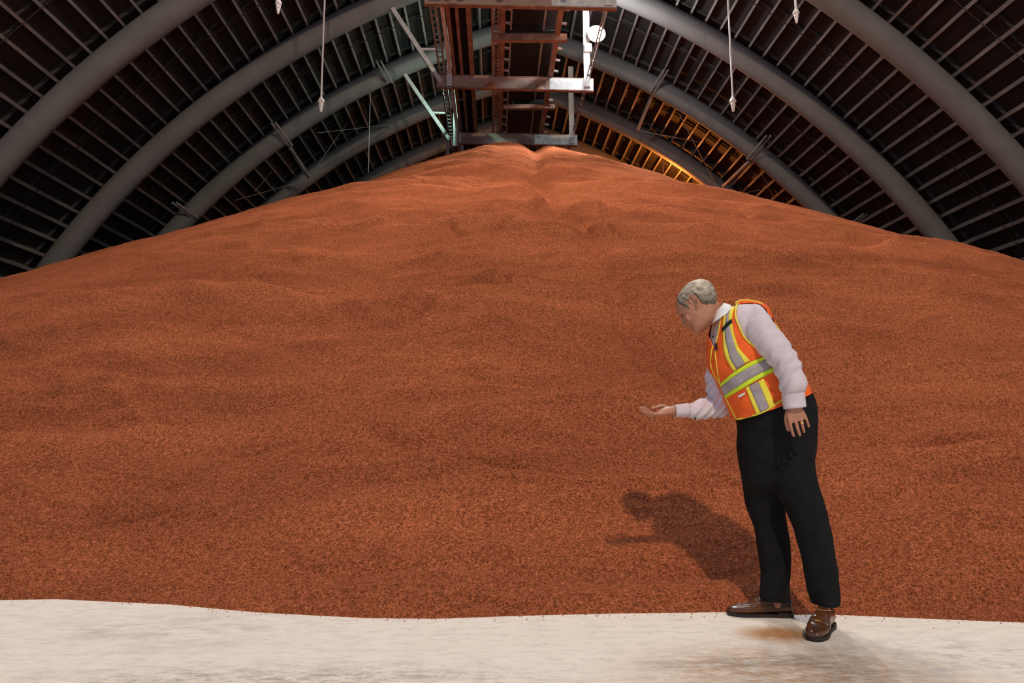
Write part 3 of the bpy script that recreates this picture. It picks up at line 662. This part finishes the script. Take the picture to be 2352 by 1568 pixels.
body.append(ellipsoid(hp(.084, 0, -.102), [HF*.016, HL*.018, HU*.014], 12, 8))
# trunk and limbs under the clothes
body.append(loft([(k[0], k[1]*.86, k[2]*.86) for k in TK], 3, 24)[:2])
armL = [P(1728, 742, 3.37), P(1757, 778, 3.29), P(1797, 826, 3.235), P(1820, 868, 3.215), P(1824, 905, 3.20), P(1826, 937, 3.195)]
body.append(tube(smooth_line(armL, 3), list(np.interp(np.linspace(0, 1, 16), [0, .3, .55, .8, 1], [.05, .048, .042, .036, .029])), 14))
armR = [P(1662, 775, 3.58), P(1656, 830, 3.60), P(1657, 900, 3.60), P(1655, 930, 3.59), P(1620, 940, 3.57), P(1580, 942, 3.55), P(1546, 943, 3.54)]
body.append(tube(smooth_line(armR, 3), list(np.interp(np.linspace(0, 1, 19), [0, .3, .55, .8, 1], [.05, .046, .042, .036, .027])), 14))
for cx, Yh in (((1815, 1010, 1852, 1185, 1893, 1375), 3.40), ((1750, 1010, 1768, 1200, 1782, 1368), 3.60)):
    body.append(tube(smooth_line([P(cx[0], cx[1], 3.48), P(cx[2], cx[3], Yh), P(cx[4], cx[5], Yh)], 4), list(np.interp(np.linspace(0, 1, 9), [0, .5, 1], [.06, .048, .03])), 14))
# left hand: back of the hand towards us, fingers hanging
YH = 3.19
body.append(loft([[P(1826, 934, YH), P(1841, 934, YH) - P(1826, 934, YH), A(0, .019, 0)], [P(1827, 945, YH), P(1846, 942, YH) - P(1827, 945, YH), A(0, .017, 0)],
                  [P(1829.5, 957, YH), P(1850.5, 952, YH) - P(1829.5, 957, YH), A(0, .014, 0)], [P(1832, 967, YH), P(1850.5, 962, YH) - P(1832, 967, YH), A(0, .0095, 0)]], 4, 20, 2.4)[:2])
def finger(pts, r, n=10): return tube(smooth_line(pts, 4), list(np.interp(np.linspace(0, 1, 4*(len(pts)-1)+1), [0, .5, 1], [r, r*.96, r*.74])), n)
FL = {'i': [P(1812, 950, YH), P(1814, 966, YH-.004), P(1817, 983, YH+.002), P(1823, 1001, YH+.016)], 'm': [P(1823, 950, YH), P(1827, 966, YH-.006), P(1832, 983, YH), P(1837, 999, YH+.014)],
      'r': [P(1834, 948, YH), P(1839, 962, YH-.004), P(1843, 978, YH+.002), P(1847, 992, YH+.016)], 'p': [P(1844, 946, YH), P(1850, 957, YH), P(1854, 968, YH+.004), P(1858, 980, YH+.014)]}
for k, r in (('i', .0092), ('m', .0094), ('r', .0089), ('p', .0078)): body.append(finger(FL[k], r))
body.append(finger([P(1810, 942, YH+.012), P(1806, 958, YH+.022), P(1807, 974, YH+.034), P(1811, 988, YH+.044)], .0105))
# right hand: palm up, cupped, fingers pointing left
YR = 3.54
body.append(loft([[P(1548, 943, YR), A(0, 0, .022), A(0, .030, .0)], [P(1536, 943, YR), A(0, 0, .021), A(0, .036, .004)], [P(1524, 945, YR), A(0, 0, .018), A(0, .041, .006)], [P(1511, 950, YR), A(0, 0, .011), A(0, .038, .004)]], 4, 20, 2.4)[:2])
for k, (dy, pts, r) in enumerate(((-.028, ((1516, 949), (1501, 950), (1489, 943), (1480, 933)), .0085), (-.009, ((1514, 950), (1497, 953), (1483, 946), (1473, 935)), .0095),
                                  (.011, ((1514, 950), (1496, 954), (1481, 948), (1470, 937)), .0098), (.030, ((1514, 949), (1498, 952), (1485, 945), (1475, 935)), .0094))):
    body.append(finger([P(px, py, YR + dy*(1 + .25*i)) for i, (px, py) in enumerate(pts)], r))
body.append(finger([P(1536, 938, YR+.028), P(1523, 932, YR+.046), P(1510, 935, YR+.050), P(1498, 938, YR+.046)], .0112))
def face(co, no):
    co = co.copy()
    for s in (-1, 1):
        e = hp(.092, s*.033, .008); d = np.linalg.norm((co - e)/A(.018, .018, .014), axis=1); co -= np.outer(np.exp(-d**2)*.010, HF)
        e = hp(.082, s*.052, -.05); d = np.linalg.norm((co - e)/A(.02, .02, .02), axis=1); co -= np.outer(np.exp(-d**2)*.003, HL*s)
        e = hp(-.004, s*.08, .004); d = np.linalg.norm((co - e)/.009, axis=1); co -= np.outer(np.exp(-d**2)*.006, HL*s)
        for u0 in (.062, .076):
            r = (co - HC) @ HU/HS; f = (co - HC) @ HF/HS; co -= np.outer(np.exp(-((r-u0)/.0022)**2)*(f > .05)*.0008, HF)*.5
    return co
man = remesh('person', body, .0032, M['skin'], None, 4, .5, face, MAN)
tag(man, 'grey-haired man in an orange safety vest bending towards the heap with one palm held out', 'person')
def part(name, mb, m, smooth=True, parent=None): return mb.build(name, m, parent or man, smooth)
for s in (-1, 1):
    v, f = ellipsoid(hp(.0785, s*.032, .007), [HF*.0095, HL*.011, HU*.0075], 14, 8); mk('eye', v, f, M['eye'], man, True)
    v, f = tube([hp(.093, s*.014, .034), hp(.0918, s*.030, .038), hp(.078, s*.049, .033)], [.002, .0036, .002], 8); mk('eyebrow', v, f, M['hair'], man, True)
v, f = tube([hp(.0875, -.022, -.068), hp(.0975, 0, -.067), hp(.0875, .022, -.068)], [.0012, .0028, .0012], 8); mk('mouth', v, f, M['lip'], man, True)
# hair: shell over the skull with a receding front
def hair():
    Kf = catmull([np.concatenate(hring(*k)) for k in HK], 10); N = 120; G = np.array([ring(k[0:3], k[3:6], k[6:9], 2.25, N) for k in Kf]); n = len(G)
    us = np.array([(k[0:3] - HC) @ HU/HS for k in Kf]); th = np.degrees(np.arange(N)*2*math.pi/N); th = np.minimum(th, 360 - th)
    line = np.interp(th, [0, 22, 40, 54, 64, 74, 81, 104, 112, 128, 150, 180], [.104, .098, .088, .070, .040, -.016, .034, .038, -.022, -.042, -.048, -.048])
    C0 = Kf[:, None, 0:3]; dirn = G - C0; dirn += (us[:, None, None]/.12)**3*.02*HU*(us[:, None, None] > .05); dirn /= np.linalg.norm(dirn, axis=2, keepdims=True)
    above = us[:, None] - line[None]; jag = np.array([.006*pn(np.array([k*.35]), np.array([2.2]), 3)[0] for k in range(N)]); above = above + jag[None]
    off = .001 + .0065*np.clip(above/.035, 0, 1)**.7
    nz = np.array([[mnoise.noise(Vector((j*.45, i*.09, 3))) for j in range(N)] for i in range(n)]); off = off + .007*np.clip((th[None]-95)/60, 0, 1)*np.clip(above/.03, 0, 1) + .0022*nz*np.clip(above/.02, 0, 1)
    O = G + dirn*off[..., None]; I = G - dirn*.004
    v = np.concatenate([O.reshape(-1, 3), I.reshape(-1, 3)]); f = []; ok = above > 0
    cell = lambda i, j: ok[i, j] and ok[i, (j+1) % N] and ok[i+1, j] and ok[i+1, (j+1) % N]
    for i in range(n-1):
        for j in range(N):
            if not cell(i, j): continue
            a, b2, c, d = i*N+j, i*N+(j+1) % N, (i+1)*N+(j+1) % N, (i+1)*N+j; f.append((a, b2, c, d))
            m = n*N
            if i == 0 or not cell(i-1, j): f.append((b2, a, a+m, b2+m))
            if not cell(i, (j-1) % N): f.append((a, d, d+m, a+m))
            if not cell(i, (j+1) % N): f.append((c, b2, b2+m, c+m))
    f.append([(n-1)*N + j for j in range(N)])
    mk('hair', v, f, M['hair'], man, True)
hair()
# --- trousers
YN, YF = 3.40, 3.60
hips = loft([E((1697, 952), (1846, 884), 3.465, .164), E((1697, 968), (1858, 902), 3.465, .169), E((1698, 985), (1866, 925), 3.47, .168), E((1698, 1005), (1869, 960), 3.48, .165), E((1698, 1036), (1870, 1000), 3.49, .160), E((1705, 1080), (1866, 1048), 3.50, .14), E((1714, 1115), (1862, 1085), 3.50, .105), E((1735, 1135), (1850, 1110), 3.50, .05)], 5, 40, 2.3)[:2]
legN = loft([E((1768, 1030), (1868, 990), 3.44, .095), E((1775, 1080), (1866, 1060), 3.42, .095), E((1789, 1130), (1876, 1115), YN, .090), E((1810, 1178), (1894, 1170), YN, .083), E((1827, 1215), (1903, 1208), YN-.01, .078), E((1839, 1262), (1912, 1262), YN, .074), E((1848, 1300), (1919, 1300), YN, .070), E((1856, 1350), (1925, 1345), YN+.01, .068), E((1864, 1370), (1926, 1368), YN+.01, .066), E((1866, 1388), (1924, 1389), YN+.01, .066)], 5, 32, 2.3)[:2]
legF = loft([E((1698, 1030), (1790, 1030), 3.52, .12), E((1706, 1080), (1796, 1090), 3.54, .112), E((1711, 1130), (1797, 1140), 3.57, .098), E((1718, 1168), (1799, 1166), YF-.015, .084), E((1731, 1200), (1804, 1205), YF-.01, .075), E((1736, 1235), (1810, 1237), YF, .072), E((1744, 1275), (1813, 1275), YF, .07), E((1750, 1310), (1812, 1312), YF, .066), E((1749, 1345), (1810, 1345), YF, .064), E((1746, 1368), (1813, 1372), YF, .064), E((1747, 1376), (1812, 1381), YF, .064)], 5, 32, 2.3)[:2]
tr = remesh('trousers', [hips, legN, legF], .007, M['black'], man, 16, .5, fold(3.1, 9, .0045, (1, 1, .8)))
mb = MB(); 
for Lq in ([(1865, 1027), (1869, 985), (1868, 960)],): mb.tube([P(x, y, 3.47) + A(.0, -.03, 0) for x, y in Lq], .006, 6)
part('pocket_edge', mb, M['black'])
# --- shirt: trunk and sleeves in one cloth
slL = loft([E((1694, 735), (1718, 701), 3.42, .10), E((1695, 744), (1734, 702), 3.385, .118), E((1703, 762), (1757, 722), 3.33, .112), E((1722, 787), (1780, 752), 3.285, .090), E((1745, 809), (1802, 775), 3.26, .080), E((1764, 830), (1819, 802), 3.24, .074), E((1779, 848), (1833, 830), 3.225, .071), E((1787, 868), (1842, 854), 3.215, .072), E((1793, 884), (1850, 874), 3.205, .068), E((1796, 896), (1849, 889), 3.20, .06), E((1799, 906), (1845, 901), 3.20, .05)], 6, 40, 2.15)[:2]
slR = loft([E((1636, 780), (1700, 775), 3.55, .08), E((1628, 830), (1690, 840), 3.58, .075), E((1622, 872), (1688, 886), 3.585, .068), E((1624, 903), (1686, 932), 3.585, .064), E((1628, 909), (1660, 957), 3.58, .06), E((1617, 912), (1634, 960), 3.575, .056), E((1605, 917), (1612, 964), 3.57, .053), E((1590, 924), (1592, 962), 3.56, .047), E((1580, 926), (1580, 958), 3.555, .040)], 6, 36, 2.15)[:2]
def shirt_disp(co, no):
    # creases run across the sleeves: tighter near elbow and cuff
    c = co.copy()
    ax = P(1830, 900, 3.2) - P(1722, 735, 3.32); ax /= np.linalg.norm(ax)
    t = (co - P(1722, 735, 3.32)) @ ax; s = np.array([mnoise.noise(Vector(p*7)) for p in co]); s2 = np.array([mnoise.noise(Vector(p*13 + A(5, 0, 0))) for p in co])
    near = (co[:, 1] < 3.36)
    px = proj(co); elbow = np.exp(-(((px[:, 0]-1800)/60)**2 + ((px[:, 1]-840)/55)**2)) + .9*np.exp(-(((px[:, 0]-1825)/45)**2 + ((px[:, 1]-892)/16)**2)) + .25
    w = np.sin(t*95 + s*7 + (px[:, 0]-1800)*.02); w = np.sign(w)*np.abs(w)**.8
    d = np.where(near & (px[:, 0] > 1690), .0042*elbow*w + .004*s2, 0)
    far = (co[:, 1] > 3.47) & (px[:, 1] > 850) & (px[:, 0] < 1692)
    w2 = np.sin((px[:, 0] + .9*(px[:, 1]-940))*.30 + s*6)
    d += np.where(far, .0045*w2*np.clip((px[:, 0]-1583)/25, 0, 1) + .003*s2, 0)
    return c + no*d[:, None]
shirt = remesh('shirt', [(tv, tf), slL, slR], .006, M['shirt'], man, 3, .5, shirt_disp)
def cuff(keys):
    v, f, G = loft(keys, 3, 32, 2.2, False); n = len(G)
    v2 = np.concatenate([G.reshape(-1, 3), (G + (np.array([g.mean(0) for g in G])[:, None] - G)*.07).reshape(-1, 3)]); m = n*32
    f = f + [tuple(i+m for i in q[::-1]) for q in f] + [(k, m+k, m+(k+1) % 32, (k+1) % 32) for k in range(32)] + [((n-1)*32+k, (n-1)*32+(k+1) % 32, m+(n-1)*32+(k+1) % 32, m+(n-1)*32+k) for k in range(32)]
    mk('cuff', v2, f, M['shirt'], man, True)
cuff([E((1797.5, 903), (1845.5, 898), 3.20, .050), E((1799, 922), (1847.5, 916), 3.20, .048), E((1802, 940), (1850, 934.5), 3.197, .047)])
cuff([E((1580, 925.5), (1580, 958.5), 3.555, .041), E((1564, 927.5), (1565, 958), 3.55, .040), E((1548.5, 929), (1550, 957.5), 3.545, .038)])
mb = MB(); v, f = ellipsoid(P(1597, 960.5, 3.50), [A(.006, 0, 0), A(0, .004, 0), A(0, 0, .006)], 10, 6); mb.add(v, f); part('button', mb, M['blackp'])
# --- collar
v, f, G = loft([E((1628, 747), (1678, 708), 3.455, .112), E((1629, 736), (1671, 701), 3.452, .097), E((1635, 720), (1657, 697), 3.45, .076)], 6, 40, 2.1, False)
n = len(G); I = G*.95 + np.array([g.mean(0) for g in G])[:, None]*.05; vv = np.concatenate([G.reshape(-1, 3), I.reshape(-1, 3)]); m_ = n*40
ff = f + [tuple(i+m_ for i in q[::-1]) for q in f] + [(k, m_+k, m_+(k+1) % 40, (k+1) % 40) for k in range(40)] + [((n-1)*40+k, (n-1)*40+(k+1) % 40, m_+(n-1)*40+(k+1) % 40, m_+(n-1)*40+k) for k in range(40)]
mk('collar', vv, ff, M['collar'], man, True)
# --- safety vest: a shell round the trunk, open at neck, arms and front
NV = 320; KV = catmull([np.concatenate(k) for k in TK[1:]], 32)
VG = np.array([ring(k[0:3], k[3:6]*(1.0) , k[6:9], 2.25, NV) for k in KV]); nv_ = len(VG)
cen = KV[:, None, 0:3]; dr = VG - cen; dr /= np.linalg.norm(dr, axis=2, keepdims=True)
fl_ = np.linspace(1, 0, nv_)[:, None, None]
wob = np.array([[mnoise.noise(Vector((math.cos(j*2*math.pi/NV)*2.2, math.sin(j*2*math.pi/NV)*2.2, i*.045))) for j in range(NV)] for i in range(nv_)])
VG = VG + dr*(.013 + .010*fl_**2 + .006*wob[..., None])
vflat = VG.reshape(-1, 3); vq = [(i*NV + k, i*NV + (k+1) % NV, (i+1)*NV + (k+1) % NV, (i+1)*NV + k) for i in range(nv_-1) for k in range(NV)]
VB = BVHTree.FromPolygons([Vector(p) for p in vflat], [list(q) for q in vq])
SME = shirt.data; sbase = wloc(shirt)
SB = BVHTree.FromPolygons([Vector(A(*p.co) + sbase) for p in SME.vertices], [list(p.vertices) for p in SME.polygons])
def cast(px, py, trees=(VB,)):
    o = Vector(CAMPOS); d = Vector(P(px, py, 3.4) - CAMPOS).normalized(); best = None
    for t in trees:
        loc, nrm, i, dist = t.ray_cast(o, d)
        if loc is not None and (best is None or dist < best[2]): best = (loc, nrm, dist)
    if best is None:
        q = o + d*3.38*1.02; loc, nrm, i, dist = trees[0].find_nearest(Vector(P(px, py, 3.42))); best = (loc, nrm, 0)
    loc, nrm, _ = best
    if nrm.dot(d) > 0: nrm = -nrm
    return A(*loc), A(*nrm)
def inpoly(x, y, poly):
    r = False; n = len(poly)
    for i in range(n):
        (x0, y0), (x1, y1) = poly[i], poly[i-1]
        if (y0 > y) != (y1 > y) and x < (x1-x0)*(y-y0)/(y1-y0) + x0: r = not r
    return r
ZIP = [(1666, 705), (1661, 716), (1656, 734), (1651, 762), (1646, 786), (1643.5, 809), (1647, 842), (1651, 864), (1655, 882)]
ARMH = [(1701, 690), (1692, 703), (1690, 727), (1698, 750), (1710, 775), (1730, 794), (1757, 816)]
HEM = [(1668, 914), (1676, 930), (1684, 945), (1690, 958), (1700, 963), (1735, 953), (1766, 939), (1798, 916)]
NECK = [(1666, 700), (1661, 716), (1656, 734), (1651, 762), (1646, 786), (1641, 800), (1634, 790), (1626, 770), (1600, 700)]
FRONTCUT = [(1655, 881), (1668, 914), (1676, 930), (1684, 945), (1690, 958), (1690, 975), (1600, 975), (1600, 881)]
def shell():
    keep = []
    for q in vq:
        c = vflat[list(q)].mean(0); i = q[0]//NV; u = (q[0] % NV)/NV
        pp = proj(c); nrm = np.cross(vflat[q[1]]-vflat[q[0]], vflat[q[3]]-vflat[q[0]]); front = nrm @ (c - CAMPOS) < 0
        if i > nv_*.955: continue
        if front and inpoly(pp[0], pp[1], NECK): continue
        if front and inpoly(pp[0], pp[1], FRONTCUT) and False: continue
        if front and inpoly(pp[0], pp[1], [(1701, 688), (1692, 703), (1690, 727), (1698, 750), (1710, 775), (1730, 794), (1757, 816), (1800, 800), (1800, 740), (1768, 727), (1761, 709), (1748, 698), (1728, 693)]): continue
        keep.append(q)
    used = sorted({i for q in keep for i in q}); mp = {a: b for b, a in enumerate(used)}
    o = mk('safety_vest', vflat[used], [[mp[i] for i in q] for q in keep], M['orange'], man, True)
    md = o.modifiers.new('s', 'SOLIDIFY'); md.thickness = .004; md.offset = -1
    return o
vest = shell(); vest['label'] = 'orange mesh safety vest with lime, yellow and silver bands'
def resample(pts, n):
    p = np.array(pts, float); d = np.r_[0, np.cumsum(np.linalg.norm(np.diff(p, axis=0), axis=1))]; t = np.linspace(0, d[-1], n)
    return np.stack([np.interp(t, d, p[:, k]) for k in range(2)], -1)
def strip(name, ea, eb, m, off=.003, na=30, nb=5, th=.002, ext=None):
    a, b2 = resample(smooth_line(ea, 4), na), resample(smooth_line(eb, 4), na); v = []
    for i in range(na):
        for j in range(nb):
            p = a[i] + (b2[i]-a[i])*j/(nb-1); l, n = cast(*p); v.append(l + n*off)
    f = [(i*nb+j, i*nb+j+1, (i+1)*nb+j+1, (i+1)*nb+j) for i in range(na-1) for j in range(nb-1)]
    o = mk(name, v, f, m, vest, True); md = o.modifiers.new('s', 'SOLIDIFY'); md.thickness = th; md.offset = 0
    return o
def piping(pts, m, r=.0035, off=.002, trees=(VB,), n=40):
    q = resample(smooth_line(pts, 4), n); mb = MB(); mb.tube([cast(x, y, trees)[0] + cast(x, y, trees)[1]*off for x, y in q], r, 6); mb.build('piping', m, vest, True)
# chest stripes
c0 = [(1677, 700), (1668, 711), (1661.5, 737), (1661.5, 773), (1664, 808.6), (1673, 831.5), (1686, 853)]
c1 = [(1681, 702), (1672, 712), (1667, 735), (1666, 773), (1672, 803), (1679, 826), (1692, 847)]
c2 = [(1687, 703), (1677, 714), (1674, 735), (1681, 768), (1691, 803), (1700, 816), (1711, 835)]
c3 = [(1695, 696), (1687, 708), (1682, 732), (1686, 765), (1697, 798), (1710, 814), (1723, 828)]
strip('chest_tape', c0, c1, M['yellow']); strip('chest_reflector', c1, c2, M['silver'], .0036); strip('chest_tape', c2, c3, M['yellow'])
# waist band, carried round the far side
b0 = [(1654, 881), (1677, 861), (1702, 843), (1728, 829), (1756, 817.5), (1775, 808)]
b1 = [(1656, 889), (1682, 867), (1710, 849), (1741, 833), (1761, 823), (1780, 815)]
b2_ = [(1664, 908), (1692, 889), (1725, 868.5), (1756, 852), (1779, 842), (1792, 836)]
b3 = [(1668, 914), (1697, 897), (1730, 877.5), (1761, 861), (1780, 852), (1796, 844)]
strip('waist_tape', b0, b1, M['lime'], .0042); strip('waist_reflector', b1, b2_, M['silver'], .005); strip('waist_tape', b2_, b3, M['lime'], .0042)
strip('lower_tape', [(1712.5, 890), (1725, 920), (1738, 951)], [(1720, 886), (1733, 916), (1746, 946)], M['yellow'])
strip('lower_reflector', [(1720, 886), (1733, 916), (1746, 946)], [(1740.6, 876), (1754, 905), (1767, 937)], M['silver'], .0036)
strip('lower_tape', [(1740.6, 876), (1754, 905), (1767, 937)], [(1753, 869), (1766, 896), (1779, 928)], M['yellow'])
piping(ZIP, M['yellow'], .0028); piping([(1655, 881), (1660, 898)] + HEM, M['yellow'], .0042)
piping(ARMH, M['yellow'], .0042, .003, (VB,)); piping([(1701, 690), (1728, 692.5)], M['yellow'], .0042, .004, (VB, SB))
piping([(1638, 793), (1635, 808), (1633, 834), (1639, 855), (1646, 869), (1653, 879)], M['yellow'], .003)
strip('mic_strap', [(1660, 755), (1671, 742), (1682, 733)], [(1661, 763), (1673, 750), (1683, 741)], M['blackp'], .006, 12, 3, .004)
strip('label_tag', [(1696, 908), (1705, 903), (1711, 900)], [(1698, 913), (1707, 908), (1712, 904)], M['collar'], .005, 8, 3)
# back panel of the vest standing up behind the shoulder
yo = resample(smooth_line([(1690, 696), (1701, 689.5), (1728, 690.5), (1749, 696), (1763, 707), (1773, 727), (1784, 748), (1794, 766)], 4), 30); yi = resample(smooth_line([(1694, 702), (1702, 698), (1728, 700), (1744, 706), (1755, 717), (1763, 733), (1774, 753), (1786, 771)], 4), 30)
v = []
for q, w in zip(yo, yi): v += [P(*q, 3.43), P(*w, 3.40), P(*w, 3.52), P(*q, 3.47)]
f = [(i*4+k, i*4+(k+1) % 4, i*4+4+(k+1) % 4, i*4+4+k) for i in range(29) for k in range(4)] + [(3, 2, 1, 0), (116, 117, 118, 119)]
mk('back_panel', v, f, M['orange'], vest, True)
mb = MB(); mb.tube([P(*q, 3.43) for q in yo], .0042, 6); mb.build('piping', M['yellow'], vest, True)
# lavalier microphone and shirt button
l, nrm = cast(1640, 773, (SB,)); v, f = ellipsoid(l + nrm*.003, [A(.0065, 0, 0), A(0, .004, 0), A(0, 0, .0065)], 12, 6); mk('shirt_button', v, f, M['blackp'], man, True)
l, nrm = cast(1647, 797); mb = MB(); mb.tube([l + nrm*.008 + A(.002, 0, .016), l + nrm*.008 + A(0, 0, -.012)], .0055, 10); mb.tube([l + nrm*.008 + A(-.008, 0, -.014), l + nrm*.008 + A(.013, 0, -.008)], .004, 8); part('microphone', mb, M['blackp'])
# ring on the left ring finger
a, b2 = FL['r'][1], FL['r'][2]; mid = a*.45 + b2*.55; v, f, G = loft([circ(mid - (b2-a)*.09, b2-a, .0103), circ(mid + (b2-a)*.09, b2-a, .0101)], 1, 20, 2, True); mk('ring', v, f, M['gold'], man, True)
# --- shoes
def shoe(toe, heel, label, gold):
    toe, heel = A(*toe), A(*heel); d = (heel - toe)/np.linalg.norm(heel - toe); Ls = np.linalg.norm(heel - toe); sx = np.cross(d, A(0, 0, 1)); k = Ls/.32
    o = empty('shoe', tuple((toe + heel)/2), label, 'shoe', 'pair of brown loafers')
    def R(s, z0, z1, w, sh=0): return [toe + d*s*k + A(0, 0, (z0+z1)/2) + sx*sh, sx*w, A(0, 0, (z1-z0)/2)]
    K = [R(.002, .016, .028, .008), R(.010, .013, .038, .024), R(.03, .012, .046, .036), (R(.06, .012, .051, .044)), R(.09, .012, .056, .048), R(.115, .012, .066, .048), R(.14, .012, .083, .045), R(.165, .012, .098, .042), R(.19, .013, .104, .039), R(.215, .016, .098, .036), R(.245, .018, .088, .035), R(.275, .020, .088, .035), R(.300, .022, .094, .033), R(.314, .024, .090, .027), R(.320, .03, .08, .015)]
    v, f, G = loft(K, 5, 32, 2.7); u = mk('upper', v, f, M['leather'], o, True)
    # sole and heel block
    S = [(.0, .006), (.008, .026), (.03, .039), (.06, .047), (.09, .050), (.13, .046), (.17, .040), (.21, .037), (.25, .038), (.29, .037), (.312, .030), (.323, .014)]
    S = smooth_line([(a, b2, 0) for a, b2 in S], 4); out = [toe + d*a*k + sx*b2 for a, b2, _ in S] + [toe + d*a*k - sx*b2 for a, b2, _ in S[::-1]]
    n = len(out); rise = [(.006*max(0, 1 - a/.05) if a < .05 else 0) for a, _, _ in S]; rise = rise + rise[::-1]
    v = [p + A(0, 0, .002 + r) for p, r in zip(out, rise)] + [p + A(0, 0, .017 + r) for p, r in zip(out, rise)]
    mk('sole', v, [list(range(n))[::-1], [n+i for i in range(n)]] + [(i, (i+1) % n, n+(i+1) % n, n+i) for i in range(n)], M['sole'], o)
    hb = [(s, w) for s, w in ((.245, .037), (.29, .037), (.312, .030), (.322, .014))]; hb = [toe + d*a*k + sx*b2 for a, b2 in hb] + [toe + d*a*k - sx*b2 for a, b2 in hb[::-1]]; n = len(hb)
    v = [p + A(0, 0, 0.001) for p in hb] + [p + A(0, 0, .024) for p in hb]
    mk('heel_block', v, [list(range(n))[::-1], [n+i for i in range(n)]] + [(i, (i+1) % n, n+(i+1) % n, n+i) for i in range(n)], M['sole'], o)
    # apron seam and saddle strap
    mb = MB(); seam = []
    for a in np.linspace(-1, 1, 17):
        s = .035 + .075*abs(a)**1.5; w = .030*np.sign(a)*abs(a)**.55; 
        i = min(range(len(G)), key=lambda q: abs((G[q].mean(0) - toe) @ d - s*k)); ringp = G[i]; j = min(range(32), key=lambda q: abs((ringp[q] - ringp.mean(0)) @ sx - w) + (9 if ringp[q][2] < ringp.mean(0)[2] else 0)); seam.append(ringp[j])
    mb.tube(smooth_line(seam, 2), .0028, 6); mb.build('apron_seam', M['leather'], o, True)
    K2 = [[q[0], q[1]*1.05, q[2]*1.04] for q in (R(.112, .014, .066, .048), R(.128, .014, .075, .0468), R(.142, .014, .086, .045))]
    v, f, G2 = loft(K2, 3, 32, 2.7); mk('saddle_strap', v, f, M['leather'], o, True)
    if gold:
        t = toe + d*.118*k + A(0, 0, .069); mb = MB(); mb.bar(t - sx*.014, t + sx*.012, .010, .006); mb.build('buckle', M['gold'], o)
    # ankle opening: lining edge
    mb = MB(); mb.tube(smooth_line([toe + d*(.235 + .06*math.cos(a))*k + sx*.034*math.sin(a) + A(0, 0, .094 + .01*abs(math.cos(a))) for a in np.linspace(0, 2*math.pi, 17)], 2), .0022, 6); mb.build('lining_edge', M['sock'], o, True)
shoe(PZ(1669, 1411, 0) + A(0, .0, 0), PZ(1821, 1416, 0), 'brown loafer pointing left, toe touching the edge of the red heap', False)
shoe(PZ(1866, 1474, 0), PZ(1866, 1474, 0) + A(.205, .25, 0), 'brown loafer in front, toe pointing at the viewer, with a gold buckle', True)
for c, Yk in (((1782, 1362, 1784, 1388), 3.62), ((1894, 1375, 1894, 1400), 3.41)):
    mb = MB(); mb.tube([P(c[0], c[1], Yk), P(c[2], c[3], Yk)], [.031, .026], 16); part('sock', mb, M['sock'])
